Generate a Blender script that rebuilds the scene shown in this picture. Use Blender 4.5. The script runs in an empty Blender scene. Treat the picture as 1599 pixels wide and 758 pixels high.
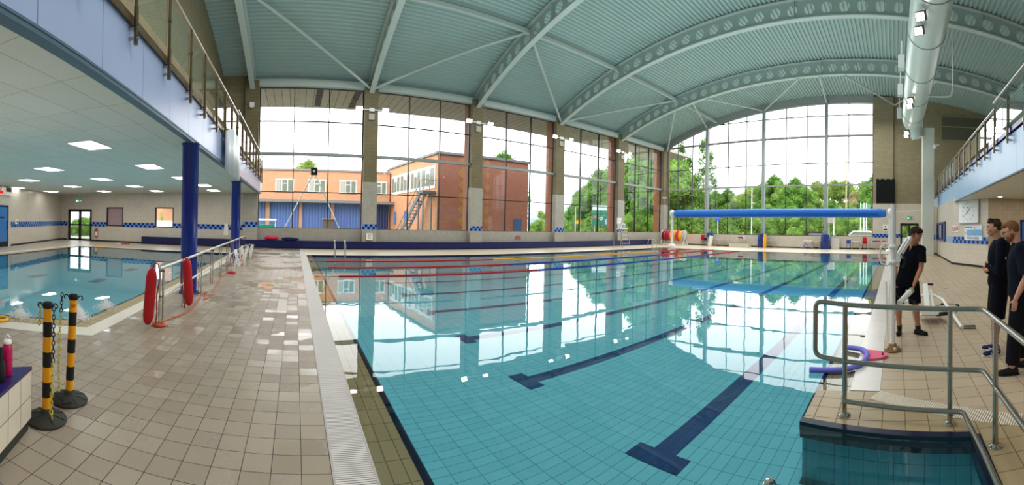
import bpy, math, random
from mathutils import Matrix, Vector
random.seed(7)
PI = math.pi
COL = bpy.context.scene.collection

# ------------------------------------------------------------------ helpers
def lin(c):
    return c / 12.92 if c <= 0.04045 else ((c + 0.055) / 1.055) ** 2.4

def C(h, k=1.0):
    h = h.lstrip('#')
    return tuple(min(1.0, lin(int(h[i:i + 2], 16) / 255) * k) for i in (0, 2, 4)) + (1.0,)

SPLIT = {'lamp','end_disc','back_frame','stay','grip','foot_grip','knob','base_rail','clamp_ring','hanger_rod','anchor_nuts','stair_rail','side_rail','seat_pan','canopy_post','blind','foot_bar','sign_post','red_symbol','eye','iris','eyebrow'}
class MB:
    """collects shapes for one mesh"""
    def __init__(s):
        s.v, s.f, s.m, s.sm = [], [], [], []
        s.mi, s.smooth = 0, False
    def add(s, vs, fs, smooth=None):
        b = len(s.v)
        s.v += [tuple(v) for v in vs]
        for f in fs:
            s.f.append(tuple(b + i for i in f)); s.m.append(s.mi)
            s.sm.append(s.smooth if smooth is None else smooth)
    def box(s, x0, x1, y0, y1, z0, z1):
        x0, x1 = min(x0, x1), max(x0, x1); y0, y1 = min(y0, y1), max(y0, y1); z0, z1 = min(z0, z1), max(z0, z1)
        vs = [(x0,y0,z0),(x1,y0,z0),(x1,y1,z0),(x0,y1,z0),(x0,y0,z1),(x1,y0,z1),(x1,y1,z1),(x0,y1,z1)]
        s.add(vs, [(0,3,2,1),(4,5,6,7),(0,1,5,4),(1,2,6,5),(2,3,7,6),(3,0,4,7)], False)
    def obox(s, c, size, rot=None):
        """oriented box: centre, size, Matrix 3x3 or z angle"""
        M = Matrix.Rotation(rot, 3, 'Z') if isinstance(rot, (int, float)) else (rot or Matrix.Identity(3))
        hx, hy, hz = size[0]/2, size[1]/2, size[2]/2
        vs = [Vector(c) + M @ Vector((a*hx, b*hy, d*hz)) for d in (-1,1) for a,b in ((-1,-1),(1,-1),(1,1),(-1,1))]
        s.add(vs, [(0,3,2,1),(4,5,6,7),(0,1,5,4),(1,2,6,5),(2,3,7,6),(3,0,4,7)], False)
    def bar(s, p0, p1, w, h, up=(0,0,1)):
        """rectangular bar from p0 to p1"""
        p0, p1 = Vector(p0), Vector(p1); d = (p1-p0); L = d.length; d.normalize()
        u = Vector(up); sd = d.cross(u)
        if sd.length < 1e-4: sd = d.cross(Vector((1,0,0)))
        sd.normalize(); u = sd.cross(d)
        M = Matrix((d, sd, u)).transposed()
        s.obox((p0+p1)/2, (L, w, h), M)
    def rbox(s, x0, x1, y0, y1, z0, z1, r=0.01, n=3):
        """box with rounded vertical edges and chamfered top"""
        pts = []
        for (cx, cy, a0) in ((x1-r,y1-r,0),(x0+r,y1-r,PI/2),(x0+r,y0+r,PI),(x1-r,y0+r,1.5*PI)):
            for i in range(n+1):
                a = a0 + i*PI/2/n
                pts.append((cx+r*math.cos(a), cy+r*math.sin(a)))
        s.prism(pts, z0, z1)
    def prism(s, pts, z0, z1, smooth=False):
        n = len(pts)
        vs = [(x,y,z0) for x,y in pts] + [(x,y,z1) for x,y in pts]
        fs = [(i,(i+1)%n,n+(i+1)%n,n+i) for i in range(n)]
        s.add(vs, fs, smooth)
        s.add(vs, [tuple(range(n-1,-1,-1)), tuple(range(n,2*n))], False)
    def extr(s, pts3, off, smooth=False):
        """polygon of 3D points extruded by the vector off"""
        n = len(pts3); o = Vector(off)
        vs = [Vector(p) for p in pts3] + [Vector(p)+o for p in pts3]
        s.add(vs, [(i,(i+1)%n,n+(i+1)%n,n+i) for i in range(n)], smooth)
        s.add(vs, [tuple(range(n-1,-1,-1)), tuple(range(n,2*n))], False)
    def quad(s, a, b, c, d): s.add([a,b,c,d], [(0,1,2,3)], False)
    def poly(s, pts): s.add(pts, [tuple(range(len(pts)))], False)
    def tube(s, pts, r, n=10, closed=False, caps=True):
        """round tube along a polyline; r a number or one per point"""
        P = [Vector(p) for p in pts]; N = len(P)
        R = r if isinstance(r, (list, tuple)) else [r]*N
        T = []
        for i in range(N):
            if closed: t = P[(i+1)%N]-P[i-1]
            elif i == 0: t = P[1]-P[0]
            elif i == N-1: t = P[-1]-P[-2]
            else: t = (P[i+1]-P[i]).normalized()+(P[i]-P[i-1]).normalized()
            T.append(t.normalized() if t.length > 1e-9 else Vector((0,0,1)))
        a = Vector((0,0,1)) if abs(T[0].z) < 0.9 else Vector((1,0,0))
        u = T[0].cross(a).normalized()
        vs = []
        for i in range(N):
            u = u - T[i]*u.dot(T[i])
            if u.length < 1e-6: u = T[i].orthogonal()
            u.normalize(); w = T[i].cross(u)
            for k in range(n):
                an = 2*PI*k/n
                vs.append(P[i] + (u*math.cos(an)+w*math.sin(an))*R[i])
        fs = []
        for i in range(N if closed else N-1):
            j = (i+1) % N
            for k in range(n):
                fs.append((i*n+k, i*n+(k+1)%n, j*n+(k+1)%n, j*n+k))
        s.add(vs, fs, True)
        if caps and not closed:
            s.add(vs[:n], [tuple(range(n-1,-1,-1))], False); s.add(vs[-n:], [tuple(range(n))], False)
    def cyl(s, p0, p1, r, n=16, r2=None): s.tube([p0,p1], [r, r if r2 is None else r2], n)
    def lathe(s, prof, o=(0,0,0), n=20, ax='z'):
        """profile of (radius, height)"""
        vs = []
        for r,z in prof:
            for k in range(n):
                a = 2*PI*k/n; x, y = r*math.cos(a), r*math.sin(a)
                vs.append((o[0]+x,o[1]+y,o[2]+z) if ax=='z' else (o[0]+z,o[1]+x,o[2]+y) if ax=='x' else (o[0]+x,o[1]+z,o[2]+y))
        fs = []
        for i in range(len(prof)-1):
            for k in range(n): fs.append((i*n+k, i*n+(k+1)%n, (i+1)*n+(k+1)%n, (i+1)*n+k))
        s.add(vs, fs, True)
        if prof[0][0] > 1e-4: s.add(vs[:n], [tuple(range(n-1,-1,-1))], False)
        if prof[-1][0] > 1e-4: s.add(vs[-n:], [tuple(range(n))], False)
    def ell(s, c, r, n=12, m=8, rot=None):
        """ellipsoid"""
        M = rot or Matrix.Identity(3); rx, ry, rz = (r,r,r) if isinstance(r,(int,float)) else r
        vs = []
        for i in range(1, m):
            t = PI*i/m
            for k in range(n):
                a = 2*PI*k/n
                vs.append(Vector(c)+M@Vector((rx*math.sin(t)*math.cos(a), ry*math.sin(t)*math.sin(a), rz*math.cos(t))))
        top = len(vs); vs.append(Vector(c)+M@Vector((0,0,rz))); vs.append(Vector(c)+M@Vector((0,0,-rz)))
        fs = [(top, k, (k+1)%n) for k in range(n)] + [(top+1, (m-2)*n+(k+1)%n, (m-2)*n+k) for k in range(n)]
        for i in range(m-2):
            for k in range(n): fs.append((i*n+k, (i+1)*n+k, (i+1)*n+(k+1)%n, i*n+(k+1)%n))
        s.add(vs, fs, True)
    def ring(s, c, R, r, n=20, m=8, ax='z'):
        pts = []
        for k in range(n):
            a = 2*PI*k/n; x, y = R*math.cos(a), R*math.sin(a)
            pts.append((c[0]+x,c[1]+y,c[2]) if ax=='z' else (c[0],c[1]+x,c[2]+y) if ax=='x' else (c[0]+x,c[1],c[2]+y))
        s.tube(pts, r, m, closed=True)
    def islands(s):
        key = {}; par = list(range(len(s.v)))
        def find(a):
            while par[a] != a: par[a] = par[par[a]]; a = par[a]
            return a
        for i, v in enumerate(s.v):
            k = (round(v[0],4),round(v[1],4),round(v[2],4))
            if k in key: par[find(i)] = find(key[k])
            else: key[k] = i
        for f in s.f:
            for a in f[1:]: par[find(a)] = find(f[0])
        out = {}
        for j, f in enumerate(s.f): out.setdefault(find(f[0]), []).append(j)
        return list(out.values())
    def build(s, name, mats, parent=None, loc=None, rz=0):
        if name in SPLIT and parent:
            isl = s.islands()
            if len(isl) > 1:
                first = None
                for fs in isl:
                    m = MB(); ren = {}
                    for j in fs:
                        for a in s.f[j]:
                            if a not in ren: ren[a] = len(m.v); m.v.append(s.v[a])
                        m.f.append(tuple(ren[a] for a in s.f[j])); m.m.append(s.m[j]); m.sm.append(s.sm[j])
                    o = m.build_one(name, mats, parent, loc, rz); first = first or o
                return first
        return s.build_one(name, mats, parent, loc, rz)
    def build_one(s, name, mats, parent=None, loc=None, rz=0):
        me = bpy.data.meshes.new(name)
        me.from_pydata([tuple(v) for v in s.v], [], s.f)
        for m in (mats if isinstance(mats, (list,tuple)) else [mats]): me.materials.append(m)
        me.polygons.foreach_set('material_index', s.m)
        me.polygons.foreach_set('use_smooth', s.sm)
        me.update()
        o = bpy.data.objects.new(name, me); COL.objects.link(o)
        if parent: o.parent = parent
        if loc: o.location = loc
        if rz: o.rotation_euler = (0,0,rz)
        return o

def mb(fn):
    m = MB(); fn(m); return m
def tag(o, label=None, cat=None, group=None, kind=None):
    if label: o['label'] = label
    if cat: o['category'] = cat
    if group: o['group'] = group
    if kind: o['kind'] = kind
    return o
def struct(o, label=None):
    o['kind'] = 'structure'
    if label: o['label'] = label
    return o
def thing(name, label, cat, loc=(0,0,0), rz=0, group=None):
    o = bpy.data.objects.new(name, None); COL.objects.link(o)
    o.empty_display_size = 0.1
    o.location = loc; o.rotation_euler = (0,0,rz)
    return tag(o, label, cat, group)
def kids(o): return [c for c in bpy.data.objects if c.parent == o]
KID = {}
def dup(root, loc, rz=0, label=None, group=None, scale=None):
    r = root.copy(); COL.objects.link(r); r.location = loc; r.rotation_euler = (0,0,rz)
    if scale: r.scale = scale if isinstance(scale, tuple) else (scale,)*3
    if label: r['label'] = label
    if group: r['group'] = group
    if root.name not in KID: KID[root.name] = [(c, kids(c)) for c in kids(root)]
    for ch, gs in KID[root.name]:
        c = ch.copy(); COL.objects.link(c); c.parent = r
        for g in gs:
            d = g.copy(); COL.objects.link(d); d.parent = c
    return r
def rotz(a): return Matrix.Rotation(a, 3, 'Z')

# ------------------------------------------------------------------ materials
MATS = {}
def newmat(name):
    m = bpy.data.materials.new(name); m.use_nodes = True
    nt = m.node_tree; nt.nodes.clear()
    out = nt.nodes.new('ShaderNodeOutputMaterial')
    return m, nt, out
def node(nt, t, **kw):
    n = nt.nodes.new(t)
    for k, v in kw.items():
        if k.startswith('i_'): n.inputs[k[2:].replace('_',' ')].default_value = v
        elif k.startswith('n_'): n.inputs[int(k[2:])].default_value = v
        else: setattr(n, k, v)
    return n
def L(nt, a, b): nt.links.new(a, b)
def math_(nt, op, a, b=None):
    n = node(nt, 'ShaderNodeMath', operation=op)
    for i, v in enumerate((a, b)):
        if v is None: continue
        if isinstance(v, (int, float)): n.inputs[i].default_value = v
        else: L(nt, v, n.inputs[i])
    return n.outputs[0]
def mixc(nt, fac, a, b, mode='MIX'):
    n = node(nt, 'ShaderNodeMix', data_type='RGBA', blend_type=mode)
    for i, v in ((0, fac), (6, a), (7, b)):
        if isinstance(v, (int, float, tuple)): n.inputs[i].default_value = v
        else: L(nt, v, n.inputs[i])
    return n.outputs[2]
def simple(name, col, rough=0.5, metal=0.0, var=0.12, scale=6.0, bump=0.0, spec=0.5, sss=None, bscale=None):
    if name in MATS: return MATS[name]
    m, nt, out = newmat(name)
    p = node(nt, 'ShaderNodeBsdfPrincipled'); p.inputs['Roughness'].default_value = rough
    p.inputs['Metallic'].default_value = metal; p.inputs['Specular IOR Level'].default_value = spec
    tc = node(nt, 'ShaderNodeTexCoord'); no = node(nt, 'ShaderNodeTexNoise'); no.inputs['Scale'].default_value = scale
    no.inputs['Detail'].default_value = 3
    L(nt, tc.outputs['Object'], no.inputs['Vector'])
    dark = tuple(c*(1-var) for c in col[:3])+(1,); lite = tuple(min(1,c*(1+var)) for c in col[:3])+(1,)
    L(nt, mixc(nt, no.outputs['Fac'], dark, lite), p.inputs['Base Color'])
    if bump:
        n2 = no
        if bscale:
            n2 = node(nt, 'ShaderNodeTexNoise'); n2.inputs['Scale'].default_value = bscale
            L(nt, tc.outputs['Object'], n2.inputs['Vector'])
        b = node(nt, 'ShaderNodeBump'); b.inputs['Strength'].default_value = bump; b.inputs['Distance'].default_value = 0.02
        L(nt, n2.outputs['Fac'], b.inputs['Height']); L(nt, b.outputs[0], p.inputs['Normal'])
    L(nt, p.outputs[0], out.inputs[0]); MATS[name] = m
    return m
def emit(name, col, strength):
    if name in MATS: return MATS[name]
    m, nt, out = newmat(name)
    e = node(nt, 'ShaderNodeEmission'); e.inputs[0].default_value = col; e.inputs[1].default_value = strength
    L(nt, e.outputs[0], out.inputs[0]); MATS[name] = m
    return m
def tile(name, ax, w, h, c1, c2, mortar, ms=0.004, rough=0.35, off=(0,0), bump=0.3, brickoff=0.0, wet=None, spec=0.5, stain=0.15, dots=False):
    """grid of tiles laid over the object-space axes ax, e.g. 'XY'"""
    m, nt, out = newmat(name)
    p = node(nt, 'ShaderNodeBsdfPrincipled'); p.inputs['Specular IOR Level'].default_value = spec
    tc = node(nt, 'ShaderNodeTexCoord'); sp = node(nt, 'ShaderNodeSeparateXYZ'); L(nt, tc.outputs['Object'], sp.inputs[0])
    cb = node(nt, 'ShaderNodeCombineXYZ')
    L(nt, math_(nt, 'SUBTRACT', sp.outputs['XYZ'.index(ax[0])], off[0]), cb.inputs[0])
    L(nt, math_(nt, 'SUBTRACT', sp.outputs['XYZ'.index(ax[1])], off[1]), cb.inputs[1])
    br = node(nt, 'ShaderNodeTexBrick', offset=brickoff, squash=1.0)
    br.inputs['Scale'].default_value = 1.0; br.inputs['Brick Width'].default_value = w; br.inputs['Row Height'].default_value = h
    br.inputs['Mortar Size'].default_value = ms; br.inputs['Mortar Smooth'].default_value = 0.1
    br.inputs['Color1'].default_value = c1; br.inputs['Color2'].default_value = c2; br.inputs['Mortar'].default_value = mortar
    L(nt, cb.outputs[0], br.inputs['Vector'])
    no = node(nt, 'ShaderNodeTexNoise'); no.inputs['Scale'].default_value = 1.3; no.inputs['Detail'].default_value = 6
    L(nt, tc.outputs['Object'], no.inputs['Vector'])
    g = math_(nt, 'ADD', math_(nt, 'MULTIPLY', no.outputs['Fac'], 2*stain), 1-stain)
    cc = node(nt, 'ShaderNodeCombineColor')
    for i in range(3): L(nt, g, cc.inputs[i])
    col = mixc(nt, 1.0, br.outputs['Color'], cc.outputs[0], 'MULTIPLY')
    L(nt, col, p.inputs['Base Color'])
    if wet:   # patches of standing water: darker and shinier
        n2 = node(nt, 'ShaderNodeTexNoise'); n2.inputs['Scale'].default_value = wet[0]; n2.inputs['Detail'].default_value = 5
        L(nt, tc.outputs['Object'], n2.inputs['Vector'])
        mr = node(nt, 'ShaderNodeMapRange'); mr.inputs[1].default_value = wet[1]; mr.inputs[2].default_value = wet[1]+0.12
        mr.inputs[3].default_value = rough; mr.inputs[4].default_value = wet[2]
        L(nt, n2.outputs['Fac'], mr.inputs[0])
        r = math_(nt, 'ADD', mr.outputs[0], math_(nt, 'MULTIPLY', br.outputs['Fac'], 0.3))
        L(nt, r, p.inputs['Roughness'])
    else:
        L(nt, math_(nt, 'ADD', math_(nt, 'MULTIPLY', br.outputs['Fac'], 0.4), rough), p.inputs['Roughness'])
    if bump:
        b = node(nt, 'ShaderNodeBump', invert=True); b.inputs['Strength'].default_value = bump; b.inputs['Distance'].default_value = 0.004
        L(nt, br.outputs['Fac'], b.inputs['Height']); last = b
        if dots:   # studded anti-slip relief on about half of the tiles
            sx = node(nt, 'ShaderNodeSeparateXYZ'); L(nt, cb.outputs[0], sx.inputs[0])
            w1 = math_(nt, 'SINE', math_(nt, 'MULTIPLY', sx.outputs[0], 2*PI/0.0133)); w2 = math_(nt, 'SINE', math_(nt, 'MULTIPLY', sx.outputs[1], 2*PI/0.0133))
            c2 = node(nt, 'ShaderNodeCombineXYZ'); L(nt, math_(nt,'FLOOR',math_(nt,'DIVIDE',sx.outputs[0],w)), c2.inputs[0]); L(nt, math_(nt,'FLOOR',math_(nt,'DIVIDE',sx.outputs[1],h)), c2.inputs[1])
            wn = node(nt, 'ShaderNodeTexWhiteNoise'); L(nt, c2.outputs[0], wn.inputs['Vector'])
            n3 = node(nt, 'ShaderNodeTexNoise'); n3.inputs['Scale'].default_value = .6; L(nt, tc.outputs['Object'], n3.inputs['Vector'])
            on = math_(nt, 'LESS_THAN', wn.outputs['Value'], math_(nt, 'MULTIPLY', n3.outputs['Fac'], 1.1))
            hh = math_(nt, 'MULTIPLY', math_(nt, 'MULTIPLY', w1, w2), on)
            b2 = node(nt, 'ShaderNodeBump'); b2.inputs['Strength'].default_value = 0.5; b2.inputs['Distance'].default_value = 0.0015
            L(nt, hh, b2.inputs['Height']); L(nt, b.outputs[0], b2.inputs['Normal']); last = b2
        L(nt, last.outputs[0], p.inputs['Normal'])
    L(nt, p.outputs[0], out.inputs[0]); MATS[name] = m
    return m
def checker(name, ax, s, c1, c2, off=(0,0), rough=0.2):
    m, nt, out = newmat(name)
    p = node(nt, 'ShaderNodeBsdfPrincipled'); p.inputs['Roughness'].default_value = rough
    tc = node(nt, 'ShaderNodeTexCoord'); sp = node(nt, 'ShaderNodeSeparateXYZ'); L(nt, tc.outputs['Object'], sp.inputs[0])
    a = math_(nt, 'FLOOR', math_(nt, 'DIVIDE', math_(nt, 'SUBTRACT', sp.outputs['XYZ'.index(ax[0])], off[0]), s))
    b = math_(nt, 'FLOOR', math_(nt, 'DIVIDE', math_(nt, 'SUBTRACT', sp.outputs['XYZ'.index(ax[1])], off[1]), s))
    f = math_(nt, 'FLOORED_MODULO', math_(nt, 'ADD', a, b), 2.0)
    L(nt, mixc(nt, f, c1, c2), p.inputs['Base Color']); L(nt, p.outputs[0], out.inputs[0]); MATS[name] = m
    return m
def glass(name, tint=(1,1,1,1), refl=0.06):
    if name in MATS: return MATS[name]
    m, nt, out = newmat(name)
    t = node(nt, 'ShaderNodeBsdfTransparent'); t.inputs[0].default_value = tint
    g = node(nt, 'ShaderNodeBsdfGlossy'); g.inputs['Roughness'].default_value = 0.02
    fr = node(nt, 'ShaderNodeFresnel'); fr.inputs[0].default_value = 1.45
    mx = node(nt, 'ShaderNodeMixShader'); L(nt, math_(nt, 'MULTIPLY', fr.outputs[0], refl/0.04), mx.inputs[0])
    L(nt, t.outputs[0], mx.inputs[1]); L(nt, g.outputs[0], mx.inputs[2]); L(nt, mx.outputs[0], out.inputs[0]); MATS[name] = m
    return m
def water(name, tint, scale, strength, dist=0.02):
    m, nt, out = newmat(name)
    t = node(nt, 'ShaderNodeBsdfTransparent'); t.inputs[0].default_value = tint
    g = node(nt, 'ShaderNodeBsdfGlossy'); g.inputs['Roughness'].default_value = 0.0; g.inputs['Color'].default_value = (1,1,1,1)
    tc = node(nt, 'ShaderNodeTexCoord')
    n1 = node(nt, 'ShaderNodeTexNoise'); n1.inputs['Scale'].default_value = scale; n1.inputs['Detail'].default_value = 2
    L(nt, tc.outputs['Object'], n1.inputs['Vector'])
    b = node(nt, 'ShaderNodeBump'); b.inputs['Strength'].default_value = strength; b.inputs['Distance'].default_value = dist
    L(nt, n1.outputs['Fac'], b.inputs['Height'])
    fr = node(nt, 'ShaderNodeFresnel'); fr.inputs[0].default_value = 1.36
    L(nt, b.outputs[0], g.inputs['Normal']); L(nt, b.outputs[0], fr.inputs['Normal'])
    mx = node(nt, 'ShaderNodeMixShader'); L(nt, fr.outputs[0], mx.inputs[0])
    L(nt, t.outputs[0], mx.inputs[1]); L(nt, g.outputs[0], mx.inputs[2]); L(nt, mx.outputs[0], out.inputs[0]); MATS[name] = m
    return m

M_STEEL = simple('stainless steel', C('#b9b4aa'), 0.22, 1.0, 0.05)
M_CHROME = simple('polished steel', C('#d8d6d2'), 0.12, 1.0, 0.03)
M_WHITE = simple('white painted metal', C('#e4e6e4'), 0.35, 0, 0.04)
M_GREYBEAM = simple('pale grey painted steel', C('#b7c2bf'), 0.45, 0, 0.05)
M_DECK = simple('profiled roof sheet', C('#9fb4b0'), 0.5, 0, 0.05, 1.0)
M_DARKFRAME = simple('dark window frame', C('#23221f'), 0.4, 0, 0.1)
M_GREYFRAME = simple('grey aluminium transom', C('#8f9694'), 0.4, 0.0, 0.05)
M_NAVY = simple('navy blue paint', C('#0c1f6e'), 0.22, 0, 0.12, 3)
M_BENCH = simple('navy bench cladding', C('#0a1550'), 0.45, 0, 0.15, 2)
M_BLACK = simple('black rubber', C('#17181a'), 0.55, 0, 0.2)
M_RED = simple('red plastic', C('#c4121f'), 0.35, 0, 0.1)
M_YELLOW = simple('yellow plastic', C('#f2b10c'), 0.35, 0, 0.08)
M_BLUEP = simple('blue plastic', C('#23449c'), 0.35, 0, 0.1)
M_WHITEP = simple('white plastic', C('#e9e7e1'), 0.4, 0, 0.05)
M_GREYP = simple('grey plastic', C('#a9a69c'), 0.5, 0, 0.1)
M_GREENP = simple('green sign face', C('#0a7a50'), 0.4, 0, 0.08)
M_GLASS = glass('clear window glass', (0.97,0.985,0.98,1), 0.045)
M_GLASSG = glass('balustrade glass', (0.86,0.93,0.88,1), 0.06)
TILE_W = dict(ms=0.0035, rough=0.22, bump=0.2, stain=0.06)
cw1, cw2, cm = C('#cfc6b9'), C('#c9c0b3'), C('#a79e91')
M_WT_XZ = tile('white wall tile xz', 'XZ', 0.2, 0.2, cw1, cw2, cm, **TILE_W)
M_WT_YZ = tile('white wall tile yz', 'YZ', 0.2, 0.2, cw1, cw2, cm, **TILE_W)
M_WG_XZ = tile('wall tile darkened as backlit', 'XZ', 0.2, 0.2, C('#a8a49a'), C('#a19d93'), C('#86827a'), **TILE_W)  # backlit shade of the window side is put into this tile colour
M_BP_XZ = tile('pier blockwork darkened as backlit', 'XZ', 0.45, 0.225, C('#786d52'), C('#71664c'), C('#5f563f'), ms=0.006, rough=0.6, bump=0.3, brickoff=0.5)  # pier shade against the bright windows is part of this brown
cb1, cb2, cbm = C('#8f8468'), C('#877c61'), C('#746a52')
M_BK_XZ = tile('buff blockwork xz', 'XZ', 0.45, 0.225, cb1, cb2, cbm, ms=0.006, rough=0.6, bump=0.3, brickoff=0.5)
M_BK_YZ = tile('buff blockwork yz', 'YZ', 0.45, 0.225, cb1, cb2, cbm, ms=0.006, rough=0.6, bump=0.3, brickoff=0.5)
M_CK_XZ = checker('chequered tile band xz', 'XZ', 0.16, C('#0c1c78'), C('#5f8fd0'), (0,1.06))
M_CK_YZ = checker('chequered tile band yz', 'YZ', 0.16, C('#0c1c78'), C('#5f8fd0'), (0,1.06))
M_DT = tile('deck tile', 'XY', 0.2, 0.2, C('#9d9080'), C('#928576'), C('#3c362d'), ms=0.003, rough=0.31, off=(0.07,0.08),
            bump=0.4, wet=(0.7,0.47,0.07), stain=0.14, dots=True)
M_DTL = tile('deck tile far left', 'XY', 0.2, 0.2, C('#b3a898'), C('#aca191'), C('#8f8576'), ms=0.003, rough=0.4, bump=0.2, stain=0.06)
M_RAIL = simple('brushed handrail steel', C('#a9a59c'), 0.26, 0.92, 0.04)
M_DTR = tile('deck tile right', 'XY', 0.25, 0.25, C('#b3a28a'), C('#ab9a82'), C('#6f6352'), ms=0.004, rough=0.38, off=(0.0,0.14),
            bump=0.4, wet=(0.8,0.62,0.15), stain=0.12, dots=True)
M_LEDGE = tile('ledge tile left', 'XY', 0.11, 0.25, C('#a3906a'), C('#998661'), C('#6b5532'), ms=0.004, rough=0.35, off=(0.55,0.10))
M_LEDGER = tile('ledge tile right', 'XY', 0.2, 0.2, C('#a08f6e'), C('#978666'), C('#5f4c30'), ms=0.004, rough=0.35, off=(0.14,0.30))
cp1, cp2, cpm = C('#72c4d2'), C('#69bccb'), C('#357f8c')
M_PT = tile('pool floor tile', 'XY', 0.25, 0.125, cp1, cp2, cpm, ms=0.0035, rough=0.4, off=(0.15,0.005), stain=0.07)
M_PW_YZ = tile('pool wall tile yz', 'YZ', 0.125, 0.25, C('#58adba'), C('#50a5b3'), C('#2a6c78'), ms=0.003, rough=0.4)
M_PW_XZ = tile('pool wall tile xz', 'XZ', 0.25, 0.125, C('#58adba'), C('#50a5b3'), C('#2a6c78'), ms=0.003, rough=0.4)
M_PT2 = tile('teaching pool tile', 'XY', 0.25, 0.125, C('#86cbe0'), C('#80c5da'), C('#72b8cc'), ms=0.002, rough=0.4, stain=0.05)
M_LINE = tile('dark lane tile', 'XY', 0.25, 0.125, C('#0a2260'), C('#0c2668'), C('#081a48'), ms=0.003, rough=0.4, off=(0.15,0.005))
M_NAVYTILE = simple('navy nosing tile', C('#080e2c'), 0.25, 0, 0.15)
M_CEIL = tile('suspended ceiling tile', 'XY', 0.6, 1.2, C('#c3c8c0'), C('#bfc4bc'), C('#8e938c'), ms=0.006, rough=0.7, off=(0.2,0.3), bump=0.1, stain=0.04)
M_SOFFIT = simple('plain soffit', C('#cfccc2'), 0.7, 0, 0.04)
M_FASCIA = tile('fascia panel left', 'YZ', 1.22, 3.0, C('#a0aed2'), C('#a5b3d6'), C('#57658a'), ms=0.006, rough=0.28, off=(0.3,0.0), bump=0.2, stain=0.05)
M_FASCIAR = tile('fascia panel right', 'XZ', 1.5, 3.0, C('#9dbde0'), C('#a1c1e3'), C('#6d8db5'), ms=0.006, rough=0.28, bump=0.2, stain=0.05)
M_WATER = water('pool water', (0.90,0.98,1.0,1), 1.3, 0.11)
M_WATER2 = water('teaching pool water', (0.88,0.98,0.98,1), 1.6, 0.05)

# ------------------------------------------------------------------ room measures
WY = 23.66            # long window wall
EX = 34.18            # end wall
PS, P0 = 7.364, -2.38 # window pitch, left edge of the first window
WG = 6.508            # glazed width
BX = -2.23            # left balcony face
BZ = 3.356            # left ceiling
YC = 5.33             # crown of the vault
def zroof(y):
    d = y - YC
    return 13.9 - 0.0067*d*d - 8e-6*d**4
def zlow(y): return zroof(y) - 1.17
SY = -13.0            # far side of the hall on the right
# ------------------------------------------------------------------ floor
f = MB()
def fq(pts): f.poly([(x,y,0) for x,y in pts])
fq([(-2.68,-9),(0.27,-9),(0.27,23.66),(-2.68,23.66)])
f.build('floor', M_DT)['kind'] = 'structure'; f = MB()
fq([(-17.2,-9),(-2.68,-9),(-2.68,4.6),(-3.95,4.05),(-11.9,3.9),(-17.2,3.9)])
f.build('floor', M_DT)['kind'] = 'structure'; f = MB()
fq([(-17.2,3.9),(-11.9,3.9),(-12.7,19.4),(-17.2,23.66)])
fq([(-12.7,19.4),(-2.68,19.4),(-2.68,23.66),(-17.2,23.66)])
f.build('floor', M_DTL)['kind'] = 'structure'
f = MB()
fq([(0.27,18.99),(27.16,18.99),(27.16,23.66),(0.27,23.66)])
fq([(27.16,0.14),(34.18,0.14),(34.18,23.66),(27.16,23.66)])
struct(f.build('floor', simple('pale far deck', C('#cfc3ac'), 0.3, 0, 0.06, 1.0)))
f = MB()
fq([(3.95,-9),(34.18,-9),(34.18,0.14),(3.95,0.14)])
fq([(3.27,-9),(3.95,-9),(3.95,0.14),(3.27,-1.15)])
fq([(0.27,-9),(3.27,-9),(3.27,-1.15),(0.27,-1.15)])
struct(f.build('floor', M_DTR))
sub = MB(); sub.box(-17.3,34.3,-9.1,23.9,-2.0,-1.9); struct(sub.build('floor', M_GREYP))

# ledges round the big pool, just under or beside the water
l = MB(); l.box(0.56,0.877,-0.64,18.99,-0.1,-0.026); struct(l.build('trim_1', M_LEDGE))
l = MB(); l.box(3.9,27.16,0.45,0.787,-0.1,-0.026)
struct(l.build('trim_2', M_LEDGER))
l = MB(); l.extr([(3.07,-0.64,-0.1),(3.27,-1.15,-0.1),(3.72,-0.28,-0.1),(3.95,0.14,-0.1),(3.9,0.787,-0.1),(3.26,0.787,-0.1)],(0,0,0.1))
l.extr([(0.56,-1.15,-0.1),(3.27,-1.15,-0.1),(3.07,-0.64,-0.1),(0.56,-0.64,-0.1)],(0,0,0.1))
struct(l.build('trim_3', M_LEDGER))
# dark nosing tiles
n = MB(); n.box(0.845,0.905,-0.64,18.99,-0.09,-0.022); n.box(3.26,27.16,0.765,0.815,-0.09,-0.022)
n.box(0.877,27.16,18.94,19.0,-0.09,-0.004); n.box(27.12,27.17,0.787,19.0,-0.09,-0.004)
n.extr([(3.02,-0.64,-0.13),(3.10,-0.66,-0.13),(3.30,0.80,-0.13),(3.215,0.80,-0.13)],(0,0,0.134))
n.box(0.877,3.06,-0.70,-0.61,-0.13,0.004)
struct(n.build('trim_4', M_NAVYTILE))
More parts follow.
